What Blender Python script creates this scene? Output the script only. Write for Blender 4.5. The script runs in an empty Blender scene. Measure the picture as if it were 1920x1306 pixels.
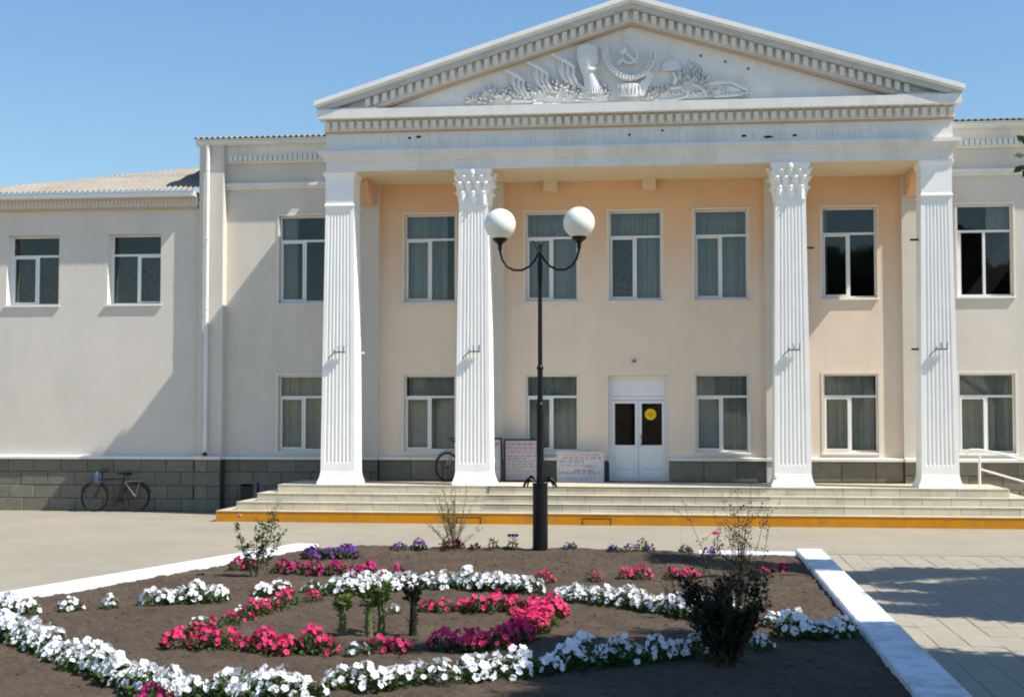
import bpy, math, random
from mathutils import Vector, Matrix, Euler
R = math.radians
rnd = random.Random(7)
scene = bpy.context.scene
C = scene.collection
# ------------------------------------------------------------------ camera, sky, sun, exposure
CAM = Vector((0.0, -33.5, 2.44)); YAW = 6.8; PIT = 2.54; FPX = 2640.0
cd = bpy.data.cameras.new('camera'); cam = bpy.data.objects.new('camera', cd); C.objects.link(cam)
cam.location = CAM; cam.rotation_euler = (R(90 + PIT), 0, R(YAW))
cd.sensor_width = 36; cd.lens = FPX / 1920 * 36; cd.clip_start = .1; cd.clip_end = 1000
scene.camera = cam
SUN_DIR = Vector((1.0, -.28, 1.285)).normalized()          # towards the sun
w = bpy.data.worlds.new('World'); scene.world = w; w.use_nodes = True
nt = w.node_tree; nt.nodes.clear()
sky = nt.nodes.new('ShaderNodeTexSky'); sky.sky_type = 'NISHITA'; sky.sun_disc = False
sky.sun_elevation = math.asin(SUN_DIR.z); sky.sun_rotation = math.atan2(SUN_DIR.x, SUN_DIR.y)
sky.air_density = 1.55; sky.dust_density = 0.0; sky.ozone_density = 10
bg = nt.nodes.new('ShaderNodeBackground'); bg.inputs[1].default_value = .106
wo = nt.nodes.new('ShaderNodeOutputWorld')
nt.links.new(sky.outputs[0], bg.inputs[0]); nt.links.new(bg.outputs[0], wo.inputs[0])
sl = bpy.data.lights.new('sun', 'SUN'); sl.energy = 5.0; sl.angle = R(.5); sl.color = (1, .94, .84)
so = bpy.data.objects.new('sun', sl); C.objects.link(so); so.location = (20, -20, 30)
so.rotation_euler = SUN_DIR.to_track_quat('Z', 'Y').to_euler()
scene.view_settings.view_transform = 'Standard'; scene.view_settings.look = 'None'
scene.cycles.pixel_filter_type = 'BLACKMAN_HARRIS'; scene.cycles.filter_width = 2.0
scene.view_settings.exposure = 0.42; scene.view_settings.gamma = 1
# ------------------------------------------------------------------ survey helpers: photo pixel -> point on a known plane
_m = Euler((R(90 + PIT), 0, R(YAW))).to_matrix()
def ray(px, py): return _m @ Vector(((px - 960) / FPX, -(py - 653) / FPX, -1))
def Uy(px, py, y):
    d = ray(px, py); t = (y - CAM.y) / d.y; return CAM + d * t
def Uz(px, py, z=0.0):
    d = ray(px, py); t = (z - CAM.z) / d.z; return CAM + d * t
# ------------------------------------------------------------------ materials
def lin(c):
    return tuple(((v / 255) / 12.92 if v / 255 <= .04045 else ((v / 255 + .055) / 1.055) ** 2.4) for v in c)
def mat(name, rgb, rough=.8, var=.08, scale=3.0, bump=.0, bscale=60., stain_or_fold=None, stain_or_fold_scale=.6, metal=0., spec=.3, srgb=True, bdist=.01, trans=0., tint=None):
    m = bpy.data.materials.new(name); m.use_nodes = True; n = m.node_tree; N = n.nodes; L = n.links
    p = N['Principled BSDF']; p.inputs['Roughness'].default_value = rough; p.inputs['Metallic'].default_value = metal
    p.inputs['Specular IOR Level'].default_value = spec
    c = lin(rgb) if srgb else rgb
    tc = N.new('ShaderNodeTexCoord')
    nz = N.new('ShaderNodeTexNoise'); nz.inputs['Scale'].default_value = scale; nz.inputs['Detail'].default_value = 6
    nz.inputs['Roughness'].default_value = .65
    L.new(tc.outputs['Object'], nz.inputs['Vector'])
    cr = N.new('ShaderNodeValToRGB'); e = cr.color_ramp.elements
    e[0].position = .3; e[1].position = .7
    e[0].color = tuple(max(0, v * (1 - var)) for v in c) + (1,); e[1].color = tuple(min(1, v * (1 + var)) for v in c) + (1,)
    L.new(nz.outputs['Fac'], cr.inputs[0]); out = cr.outputs[0]
    if tint:
        oi = N.new('ShaderNodeObjectInfo'); mr = N.new('ShaderNodeMapRange')
        mr.inputs[3].default_value = 1 - tint; mr.inputs[4].default_value = 1 + tint * .6
        L.new(oi.outputs['Random'], mr.inputs[0])
        hs = N.new('ShaderNodeHueSaturation'); L.new(mr.outputs[0], hs.inputs['Value']); L.new(out, hs.inputs['Color']); out = hs.outputs[0]
    if stain_or_fold:
        n2 = N.new('ShaderNodeTexNoise'); n2.inputs['Scale'].default_value = stain_or_fold_scale; n2.inputs['Detail'].default_value = 8
        n2.inputs['Roughness'].default_value = .7
        mp = N.new('ShaderNodeMapping'); mp.inputs['Scale'].default_value = stain_or_fold[2] if len(stain_or_fold) > 2 else (1, 1, 1)
        L.new(tc.outputs['Object'], mp.inputs[0]); L.new(mp.outputs[0], n2.inputs['Vector'])
        r2 = N.new('ShaderNodeValToRGB'); r2.color_ramp.elements[0].position = .48; r2.color_ramp.elements[1].position = .72
        r2.color_ramp.elements[1].color = (stain_or_fold[1],) * 3 + (1,)
        L.new(n2.outputs['Fac'], r2.inputs[0])
        mx = N.new('ShaderNodeMixRGB'); L.new(r2.outputs[0], mx.inputs[0]); L.new(out, mx.inputs[1]); mx.inputs[2].default_value = lin(stain_or_fold[0]) + (1,)
        out = mx.outputs[0]
    L.new(out, p.inputs['Base Color'])
    if bump:
        nb = N.new('ShaderNodeTexNoise'); nb.inputs['Scale'].default_value = bscale; nb.inputs['Detail'].default_value = 5
        L.new(tc.outputs['Object'], nb.inputs['Vector'])
        b = N.new('ShaderNodeBump'); b.inputs['Strength'].default_value = bump; b.inputs['Distance'].default_value = bdist
        L.new(nb.outputs['Fac'], b.inputs['Height']); L.new(b.outputs[0], p.inputs['Normal'])
    if trans:
        tr = N.new('ShaderNodeBsdfTranslucent'); L.new(out, tr.inputs[0]); ms = N.new('ShaderNodeMixShader'); ms.inputs[0].default_value = trans
        L.new(p.outputs[0], ms.inputs[1]); L.new(tr.outputs[0], ms.inputs[2]); L.new(ms.outputs[0], N['Material Output'].inputs[0])
    return m
M = {}
M['colwhite'] = mat('column_white_paint', (248, 246, 240), .7, .03, 2.5, .25, 45, stain_or_fold=((222, 219, 211), .4, (1, 1, .25)), stain_or_fold_scale=1.6)
M['white'] = mat('white_paint', (230, 228, 221), .7, .05, 2.5, .25, 45, stain_or_fold=((186, 184, 178), .45, (1, 1, .25)), stain_or_fold_scale=1.6)
M['relief'] = mat('relief_paint', (226, 226, 224), .7, .05, 6, .25, 60)
M['cream'] = mat('cream_plaster', (214, 206, 193), .9, .05, .8, .3, 40, stain_or_fold=((194, 189, 176), .45, (1.6, 1.6, .4)), stain_or_fold_scale=1.0)
M['peach'] = mat('peach_plaster', (233, 215, 194), .9, .05, .8, .3, 40, stain_or_fold=((214, 196, 172), .45, (1.6, 1.6, .3)), stain_or_fold_scale=.9)
M['peachc'] = mat('peach_console', (226, 180, 140), .9, .05, .8)
def peach_bounce_tint():  # warm bounced light on the upper wall, painted into the plaster colour
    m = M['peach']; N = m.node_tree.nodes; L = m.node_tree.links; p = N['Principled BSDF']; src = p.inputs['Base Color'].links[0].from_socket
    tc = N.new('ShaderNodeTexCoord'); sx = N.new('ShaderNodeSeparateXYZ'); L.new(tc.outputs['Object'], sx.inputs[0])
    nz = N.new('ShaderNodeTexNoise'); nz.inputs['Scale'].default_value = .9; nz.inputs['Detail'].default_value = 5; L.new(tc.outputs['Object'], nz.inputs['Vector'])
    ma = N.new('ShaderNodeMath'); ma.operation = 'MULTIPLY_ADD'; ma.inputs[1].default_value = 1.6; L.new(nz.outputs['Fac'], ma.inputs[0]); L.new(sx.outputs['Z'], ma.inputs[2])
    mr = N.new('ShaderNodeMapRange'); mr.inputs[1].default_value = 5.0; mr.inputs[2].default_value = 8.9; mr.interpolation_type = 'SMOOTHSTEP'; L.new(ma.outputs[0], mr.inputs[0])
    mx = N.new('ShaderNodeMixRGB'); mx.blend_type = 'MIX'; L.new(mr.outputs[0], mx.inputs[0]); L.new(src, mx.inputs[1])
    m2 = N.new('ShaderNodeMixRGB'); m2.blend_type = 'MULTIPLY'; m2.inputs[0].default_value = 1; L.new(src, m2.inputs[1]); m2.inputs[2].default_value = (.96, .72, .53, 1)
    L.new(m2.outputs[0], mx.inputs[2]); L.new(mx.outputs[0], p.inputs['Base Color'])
M['trim'] = mat('window_trim_paint', (226, 218, 200), .8, .04, 3, .15, 60)
M['orange_line'] = mat('ochre_paint_line', (196, 168, 142), .8, .08, 5)
M['ceiling'] = mat('ceiling_paint', (222, 204, 172), .9, .04, 1.0)
peach_bounce_tint()
M['stone'] = mat('plinth_stone', (124, 120, 107), .9, .14, 9, .7, 30, stain_or_fold=((112, 104, 82), .5), stain_or_fold_scale=3, bdist=.02, tint=.16)
M['mortar'] = mat('mortar', (88, 87, 80), .95, .2, 12, .4, 50)
M['step'] = mat('step_tile', (204, 195, 173), .6, .06, 7, .15, 60, tint=.09, stain_or_fold=((165, 155, 132), .5), stain_or_fold_scale=2.2)
M['grout'] = mat('step_grout', (150, 143, 124), .9, .08, 20)
M['nosing'] = mat('dark_nosing', (74, 68, 64), .7, .1, 12)
M['yellow'] = mat('ochre_step_paint', (214, 140, 12), .55, .10, 2.2, .2, 30, stain_or_fold=((168, 120, 60), .85), stain_or_fold_scale=3.2)
M['pvc'] = mat('window_frame', (235, 235, 232), .35, .03, 3, spec=.5)
M['sill'] = mat('metal_sill', (220, 222, 222), .45, .04, 4)
M['door'] = mat('door_panel', (230, 230, 230), .4, .03, 3, spec=.5)
M['curtain'] = mat('curtain', (214, 214, 208), .95, .12, 8, trans=.15, stain_or_fold=((122, 126, 128), .75, (9, 9, .12)), stain_or_fold_scale=1.1)  # grey vertical streaks paint fold shading into the cloth
M['lace'] = mat('dark_lace', (96, 98, 100), .95, .5, 16, stain_or_fold=((44, 46, 48), .8), stain_or_fold_scale=7)
M['curtain_blue'] = mat('pale_blue_curtain', (178, 200, 212), .9, .08, 6, trans=.2)
M['dark'] = mat('dark_interior', (30, 30, 32), .95, .2, 1)
M['roofsheet'] = mat('asbestos_sheet', (150, 145, 134), .9, .12, 3, .4, 50, tint=.08, stain_or_fold=((150, 122, 100), .6), stain_or_fold_scale=1.2)
M['roofedge'] = mat('roof_edge_grey', (190, 192, 190), .8, .1, 4)
M['zinc'] = mat('zinc_flashing', (236, 238, 234), .8, .05, 3)
M['black'] = mat('black_lamp_paint', (16, 16, 18), .45, .15, 8, .1, 40, spec=.25, stain_or_fold=((44, 42, 40), .4), stain_or_fold_scale=5)
M['globe'] = mat('milky_globe', (236, 236, 222), .22, .02, 3, spec=.5)
M['curb'] = mat('whitewashed_curb', (228, 230, 232), .8, .05, 5, .5, 25, stain_or_fold=((164, 162, 156), .8), stain_or_fold_scale=3.0, bdist=.02)
M['ground'] = None
M['slab'] = mat('paving_slab', (158, 151, 136), .9, .08, 6, .3, 40, tint=.06, stain_or_fold=((160, 148, 128), .5), stain_or_fold_scale=2)
M['joint'] = mat('paving_joint', (134, 126, 108), .95, .1, 20)
M['leaf'] = mat('petunia_leaf', (62, 88, 36), .6, .3, 12, trans=.25)
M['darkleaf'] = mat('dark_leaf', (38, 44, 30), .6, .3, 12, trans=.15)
M['roseleaf'] = mat('rose_leaf', (72, 88, 48), .55, .3, 12, trans=.15)
M['treeleaf'] = mat('tree_leaf', (58, 80, 34), .6, .3, 3, trans=.25)
M['yleaf'] = mat('bright_leaf', (84, 108, 42), .6, .3, 12, trans=.25)
M['stem'] = mat('stem', (96, 104, 62), .8, .2, 12)
M['bark'] = mat('bark', (88, 74, 60), .95, .25, 9, .8, 20, bdist=.03)
M['drytwig'] = mat('dry_twig', (124, 116, 84), .9, .2, 9)
M['pw'] = mat('white_petal', (240, 240, 240), .6, .03, 12, trans=.25)
M['pp'] = mat('pink_petal', (226, 50, 112), .55, .14, 9, trans=.25, tint=.12)
M['pm'] = mat('magenta_petal', (188, 30, 112), .55, .14, 9, trans=.25, tint=.12)
M['pv'] = mat('violet_petal', (110, 50, 150), .55, .2, 9, trans=.25, tint=.15)
M['rubber'] = mat('tyre_rubber', (22, 22, 24), .8, .1, 9)
M['chrome'] = mat('chrome', (64, 66, 70), .45, .05, 5, metal=.6)
M['redpaint'] = mat('red_frame_paint', (46, 14, 20), .4, .1, 6, spec=.5)
M['silverpaint'] = mat('silver_frame_paint', (140, 146, 156), .4, .1, 6, spec=.5)
M['bagblue'] = mat('blue_bag', (62, 80, 98), .5, .12, 7)
M['steelgrey'] = mat('grey_metal', (120, 122, 126), .6, .1, 8)
M['boarddark'] = mat('dark_board_frame', (42, 52, 66), .6, .1, 8)
M['boardwhite'] = mat('board_face', (196, 196, 200), .7, .06, 5)
M['boardlilac'] = mat('board_face_lilac', (176, 172, 180), .7, .06, 5)
M['inkdark'] = mat('ink_dark', (80, 80, 92), .8); M['inkred'] = mat('ink_red', (200, 96, 92), .8)
M['inkblue'] = mat('ink_blue', (92, 140, 178), .8); M['inkpurple'] = mat('ink_purple', (140, 110, 170), .8)
M['inkorange'] = mat('ink_orange', (206, 130, 96), .8)
M['railwhite'] = mat('white_rail', (232, 228, 216), .5, .03, 5)
M['scar'] = mat('lettering_scar', (218, 218, 214), .85, .10, 8)
M['scardark'] = mat('dark_fixing', (52, 50, 48), .8)
M['stickery'] = mat('yellow_sticker', (236, 196, 20), .5); M['stickero'] = mat('orange_sticker_mark', (214, 120, 20), .5)
def glass_mat(name, tint, k):
    m = bpy.data.materials.new(name); m.use_nodes = True; N = m.node_tree.nodes; L = m.node_tree.links; N.clear()
    o = N.new('ShaderNodeOutputMaterial'); t = N.new('ShaderNodeBsdfTransparent'); t.inputs[0].default_value = tint + (1,)
    g = N.new('ShaderNodeBsdfGlossy'); g.inputs['Roughness'].default_value = .03
    lw = N.new('ShaderNodeFresnel'); lw.inputs[0].default_value = 1.5
    ad = N.new('ShaderNodeMath'); ad.operation = 'MULTIPLY'; ad.inputs[1].default_value = k
    L.new(lw.outputs[0], ad.inputs[0]); mx = N.new('ShaderNodeMixShader')
    L.new(ad.outputs[0], mx.inputs[0]); L.new(t.outputs[0], mx.inputs[1]); L.new(g.outputs[0], mx.inputs[2]); L.new(mx.outputs[0], o.inputs[0])
    return m
M['glass'] = glass_mat('window_glass', (.84, .87, .86), 1.15)
M['darkglass'] = glass_mat('dark_door_glass', (.03, .036, .04), .5)
# ground with faint slab pattern and wear
def ground_mat():
    m = mat('plaza_paving', (158, 151, 135), .92, .08, .35, .35, 30, stain_or_fold=((164, 154, 134), .55), stain_or_fold_scale=.35)
    N = m.node_tree.nodes; L = m.node_tree.links; p = N['Principled BSDF']
    src = p.inputs['Base Color'].links[0].from_socket
    tc = N.new('ShaderNodeTexCoord'); br = N.new('ShaderNodeTexBrick')
    br.inputs['Scale'].default_value = 1; br.inputs['Brick Width'].default_value = .66; br.inputs['Row Height'].default_value = .33
    br.inputs['Mortar Size'].default_value = .008; br.offset = 0
    br.inputs['Color1'].default_value = (1, 1, 1, 1); br.inputs['Color2'].default_value = (.93, .93, .93, 1); br.inputs['Mortar'].default_value = (.8, .79, .76, 1)
    L.new(tc.outputs['Object'], br.inputs['Vector'])
    nz = N.new('ShaderNodeTexNoise'); nz.inputs['Scale'].default_value = 14; nz.inputs['Detail'].default_value = 8
    L.new(tc.outputs['Object'], nz.inputs['Vector']); cr = N.new('ShaderNodeValToRGB')
    cr.color_ramp.elements[0].color = (.86, .85, .83, 1); cr.color_ramp.elements[0].position = .35; cr.color_ramp.elements[1].position = .6
    L.new(nz.outputs['Fac'], cr.inputs[0])
    a = N.new('ShaderNodeMixRGB'); a.blend_type = 'MULTIPLY'; a.inputs[0].default_value = .8
    b = N.new('ShaderNodeMixRGB'); b.blend_type = 'MULTIPLY'; b.inputs[0].default_value = .8
    L.new(src, a.inputs[1]); L.new(br.outputs['Color'], a.inputs[2]); L.new(a.outputs[0], b.inputs[1]); L.new(cr.outputs[0], b.inputs[2])
    L.new(b.outputs[0], p.inputs['Base Color']); return m
M['ground'] = ground_mat()
def soil_mat():
    m = mat('garden_soil', (92, 80, 67), .98, .22, 1.1, 0, stain_or_fold=((84, 68, 54), .6), stain_or_fold_scale=.8)
    N = m.node_tree.nodes; L = m.node_tree.links; p = N['Principled BSDF']; src = p.inputs['Base Color'].links[0].from_socket
    tc = N.new('ShaderNodeTexCoord')
    nz = N.new('ShaderNodeTexNoise'); nz.inputs['Scale'].default_value = 22; nz.inputs['Detail'].default_value = 10; nz.inputs['Roughness'].default_value = .75
    L.new(tc.outputs['Object'], nz.inputs['Vector']); cr = N.new('ShaderNodeValToRGB')
    cr.color_ramp.elements[0].color = (.6, .57, .55, 1); cr.color_ramp.elements[0].position = .35; cr.color_ramp.elements[1].position = .65
    cr.color_ramp.elements[1].color = (1.1, 1.08, 1.05, 1)
    L.new(nz.outputs['Fac'], cr.inputs[0]); a = N.new('ShaderNodeMixRGB'); a.blend_type = 'MULTIPLY'; a.inputs[0].default_value = 1
    L.new(src, a.inputs[1]); L.new(cr.outputs[0], a.inputs[2]); L.new(a.outputs[0], p.inputs['Base Color'])
    b = N.new('ShaderNodeBump'); b.inputs['Strength'].default_value = .8; b.inputs['Distance'].default_value = .03
    L.new(nz.outputs['Fac'], b.inputs['Height']); L.new(b.outputs[0], p.inputs['Normal']); return m
M['soil'] = soil_mat()
# ------------------------------------------------------------------ geometry helpers
class B:
    def __init__(s): s.v = []; s.f = []; s.mi = []; s.cur = 0
    def add(s, vs, fs):
        o = len(s.v); s.v += [tuple(v) for v in vs]; s.f += [tuple(i + o for i in f) for f in fs]; s.mi += [s.cur] * len(fs); return s
    def box(s, x0, x1, y0, y1, z0, z1):
        return s.add([(x0, y0, z0), (x1, y0, z0), (x1, y1, z0), (x0, y1, z0), (x0, y0, z1), (x1, y0, z1), (x1, y1, z1), (x0, y1, z1)],
                     [(0, 3, 2, 1), (4, 5, 6, 7), (0, 1, 5, 4), (1, 2, 6, 5), (2, 3, 7, 6), (3, 0, 4, 7)])
    def chbox(s, x0, x1, y0, y1, z0, z1, c=.01):   # box with a chamfered front face (towards -y)
        vs = [(x0, y1, z0), (x1, y1, z0), (x1, y1, z1), (x0, y1, z1), (x0, y0 + c, z0), (x1, y0 + c, z0), (x1, y0 + c, z1), (x0, y0 + c, z1),
              (x0 + c, y0, z0 + c), (x1 - c, y0, z0 + c), (x1 - c, y0, z1 - c), (x0 + c, y0, z1 - c)]
        return s.add(vs, [(0, 1, 2, 3), (0, 4, 5, 1), (1, 5, 6, 2), (2, 6, 7, 3), (3, 7, 4, 0), (4, 8, 9, 5), (5, 9, 10, 6), (6, 10, 11, 7), (7, 11, 8, 4), (8, 11, 10, 9)])
    def rings(s, rs, cap=True):
        n = len(rs[0]); o = len(s.v); s.v += [tuple(p) for r in rs for p in r]; k = 0
        for i in range(len(rs) - 1):
            for j in range(n):
                a = o + i * n + j; b = o + i * n + (j + 1) % n; s.f.append((a, b, b + n, a + n)); k += 1
        if cap: s.f.append(tuple(o + j for j in range(n))[::-1]); s.f.append(tuple(o + (len(rs) - 1) * n + j for j in range(n))); k += 2
        s.mi += [s.cur] * k; return s
    def tube(s, pts, r, n=8, cap=True):
        pts = [Vector(p) for p in pts]; rs = []
        rad = r if isinstance(r, (list, tuple)) else [r] * len(pts)
        d0 = (pts[1] - pts[0]).normalized(); u = d0.orthogonal().normalized()
        for i, p in enumerate(pts):
            d = (pts[min(i + 1, len(pts) - 1)] - pts[max(i - 1, 0)]).normalized()
            u = (u - d * u.dot(d)).normalized(); v = d.cross(u)
            rs.append([p + (u * math.cos(2 * math.pi * k / n) + v * math.sin(2 * math.pi * k / n)) * rad[i] for k in range(n)])
        return s.rings(rs, cap)
    def lathe(s, prof, c=(0, 0), n=24):
        return s.rings([[(c[0] + r * math.cos(2 * math.pi * k / n), c[1] + r * math.sin(2 * math.pi * k / n), z) for k in range(n)] for r, z in prof])
    def prism(s, poly, y0, y1):   # polygon in x,z extruded along y
        n = len(poly); vs = [(x, y0, z) for x, z in poly] + [(x, y1, z) for x, z in poly]
        return s.add(vs, [tuple(range(n)), tuple(range(n, 2 * n))[::-1]] + [(i, i + n, (i + 1) % n + n, (i + 1) % n) for i in range(n)])
    def prismz(s, poly, z0, z1):
        n = len(poly); vs = [(x, y, z0) for x, y in poly] + [(x, y, z1) for x, y in poly]
        return s.add(vs, [tuple(range(n))[::-1], tuple(range(n, 2 * n))] + [(i, (i + 1) % n, (i + 1) % n + n, i + n) for i in range(n)])
    def mesh(s, name, mats, smooth=False):
        me = bpy.data.meshes.new(name); me.from_pydata(s.v, [], s.f)
        for m in (mats if isinstance(mats, (list, tuple)) else [mats]): me.materials.append(m)
        me.polygons.foreach_set('material_index', s.mi)
        if smooth: me.polygons.foreach_set('use_smooth', [True] * len(s.f))
        me.update(); return me
    def ob(s, name, mats, parent=None, smooth=False, loc=None, **kw):
        return obj(name, s.mesh(name, mats, smooth), parent, loc, **kw)
def obj(name, me, parent=None, loc=None, label=None, cat=None, group=None, kind=None):
    o = bpy.data.objects.new(name, me); C.objects.link(o)
    if parent: o.parent = parent
    if loc is not None: o.location = loc
    for k, v in (('label', label), ('category', cat), ('group', group), ('kind', kind)):
        if v: o[k] = v
    return o
def thing(name, label, cat, loc=(0, 0, 0), rz=0, group=None):
    o = obj(name, None, None, loc, label, cat, group); o.rotation_euler = (0, 0, rz); o.empty_display_size = .2; return o
def fixn(o):   # consistent outward normals are not needed for Cycles shading of plain diffuse meshes
    return o
# ------------------------------------------------------------------ ground
B().add([(-300, -300, 0), (300, -300, 0), (300, 300, 0), (-300, 300, 0)], [(0, 1, 2, 3)]).ob('ground', M['ground'], kind='structure')
# paved strip of small slabs right of the flowerbed
XO = 2.29
pave = B().add([(XO + .02, -24, .003), (8.2, -24, .003), (8.2, -8.8, .003), (XO + .02, -8.8, .003)], [(0, 1, 2, 3)]).ob('paved_path', M['joint'], kind='structure')
slab_me = [B().chbox(0, .3275, 0, .6575, 0, 1).mesh('slab', M['slab']) for _ in range(1)]
sb = B(); c = .004
sb.add([(0, 0, 0), (.3275, 0, 0), (.3275, .6575, 0), (0, .6575, 0), (0, 0, .012), (.3275, 0, .012), (.3275, .6575, .012), (0, .6575, .012),
        (c, c, .02), (.3275 - c, c, .02), (.3275 - c, .6575 - c, .02), (c, .6575 - c, .02)],
       [(0, 1, 5, 4), (1, 2, 6, 5), (2, 3, 7, 6), (3, 0, 4, 7), (4, 5, 9, 8), (5, 6, 10, 9), (6, 7, 11, 10), (7, 4, 8, 11), (8, 9, 10, 11)])
slab = sb.mesh('slab', M['slab'])
allslabs = []
i = 0
while XO + .03 + i * .332 < 8.0:
    x = XO + .03 + i * .332; y = -23.6
    while y < -9.3:
        v = Vector((x + .16, y + .33, 0)) - CAM; dep = -v.x * math.sin(R(YAW)) + v.y * math.cos(R(YAW)); lat = v.x * math.cos(R(YAW)) + v.y * math.sin(R(YAW))
        if dep > 9: allslabs.append((dep, lat / dep, x, y))
        y += .662
    i += 1
vis = sorted([s for s in allslabs if s[1] < .40 and s[0] > 11.2]); near = vis[:300]; rest = [s for s in allslabs if s not in near]
for s in near:
    o = obj('slab', slab, pave, (s[2] + rnd.uniform(-.003, .003), s[3], -.012 + rnd.uniform(-.003, .003))); o.rotation_euler = (rnd.uniform(-.004, .004), rnd.uniform(-.004, .004), rnd.uniform(-.006, .006))
rb = B()
for s in rest: rb.add([(a + s[2], b + s[3], z - .012) for a, b, z in sb.v], sb.f)
rb.ob('slab', M['slab'], pave, kind='stuff')
# ------------------------------------------------------------------ the building
CXB = -1.05
bld = thing('public_building', 'long two-storey cream civic building with white columned portico and triangular pediment', 'building')
def wall(name, m, x0, x1, z0, z1, y, holes, depth=.26, thick=.4, parent=bld):
    xs = sorted({x0, x1} | {h[0] for h in holes} | {h[1] for h in holes}); zs = sorted({z0, z1} | {h[2] for h in holes} | {h[3] for h in holes})
    b = B()
    for i in range(len(xs) - 1):
        for j in range(len(zs) - 1):
            xm = (xs[i] + xs[i + 1]) / 2; zm = (zs[j] + zs[j + 1]) / 2
            if any(h[0] < xm < h[1] and h[2] < zm < h[3] for h in holes): continue
            for yy in (y, y + thick):
                b.add([(xs[i], yy, zs[j]), (xs[i + 1], yy, zs[j]), (xs[i + 1], yy, zs[j + 1]), (xs[i], yy, zs[j + 1])], [(0, 1, 2, 3)])
    for h in holes + [(x0, x1, z0, z1)]:
        a, c_, d, e = h
        vs = [(a, y, d), (c_, y, d), (c_, y, e), (a, y, e)]; vs += [(p[0], y + thick, p[2]) for p in vs]
        b.add(vs, [(i, (i + 1) % 4, (i + 1) % 4 + 4, i + 4) for i in range(4)])
    return b.ob(name, m, parent)
WU = (5.08, 7.20); WL = (1.48, 3.30); HW = .625
wx = {'A': CXB - 4.95, 'B': CXB - 1.99, 'C': CXB + .01, 'D': CXB + 2.03, 'E': CXB + 5.0, 'F': CXB + 8.05, 'L': CXB - 8.04}
DX0, DX1 = -1.692, -.279
def hole(cx, z, hw=HW): return (cx - hw, cx + hw, z[0], z[1])
LANDZ = .77
PE = 6.18
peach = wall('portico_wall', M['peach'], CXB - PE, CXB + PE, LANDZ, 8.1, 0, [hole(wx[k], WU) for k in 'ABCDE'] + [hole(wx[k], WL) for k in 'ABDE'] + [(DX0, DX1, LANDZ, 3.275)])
YW = -.12
wall('wing_wall', M['cream'], -11.69, CXB - PE, 0, 9.0, YW, [hole(wx['L'], WU), hole(wx['L'], WL)])
wall('wing_wall', M['cream'], CXB + PE, 9.6, 0, 9.0, YW, [hole(wx['F'], WU), hole(wx['F'], WL)])
YL = -.27
LWZ = (5.07, 6.80)
wall('side_wing_wall', M['cream'], -30, -11.69, 0, 7.5, YL, [hole(x, LWZ, .68) for x in (-15.96, -13.34, -18.6, -21.2)], thick=.5)
wall('side_wing_wall', M['cream'], 9.6, 28, 0, 7.5, YL, [hole(x, LWZ) for x in (11.2, 13.8)], thick=.5)
# corner piers of the central block
for x0, x1 in ((-11.66, -11.04), (8.95, 9.602)):
    B().chbox(x0, x1, -.38, YW, 1.35, 8.95, .012).ob('corner_pier', M['cream'], bld)
    B().box(x0, x1, -.38, YW, 0, 1.27).ob('corner_pier', M['mortar'], bld)
# wall piers behind the inner columns
COLX = [-7.755, -4.645, 2.455, 5.60]
for cx in COLX[1:3]: B().chbox(cx - .46, cx + .46, YW, 0, LANDZ, 7.93, .01).ob('wall_pier', M['cream'], bld)
# body behind the facades
bb = B(); bb.box(-11.6, 9.5, 1.3, 13, 0, 8.9); bb.box(-29.8, -11.7, 1.3, 12, 0, 7.4); bb.box(9.6, 27.8, 1.3, 12, 0, 7.4)
bb.ob('room_interior', M['dark'], bld)
cb = B(); cb.box(-11.68, 9.59, .27, 13.1, 8.9, 8.98); cb.box(-30, -11.7, .25, 12.1, 7.4, 7.48); cb.box(9.61, 28, .25, 12.1, 7.4, 7.48)
cb.box(-30, 28, .45, 1.3, 4.0, 4.15)
cb.ob('floor_slab', M['dark'], bld)
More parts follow.
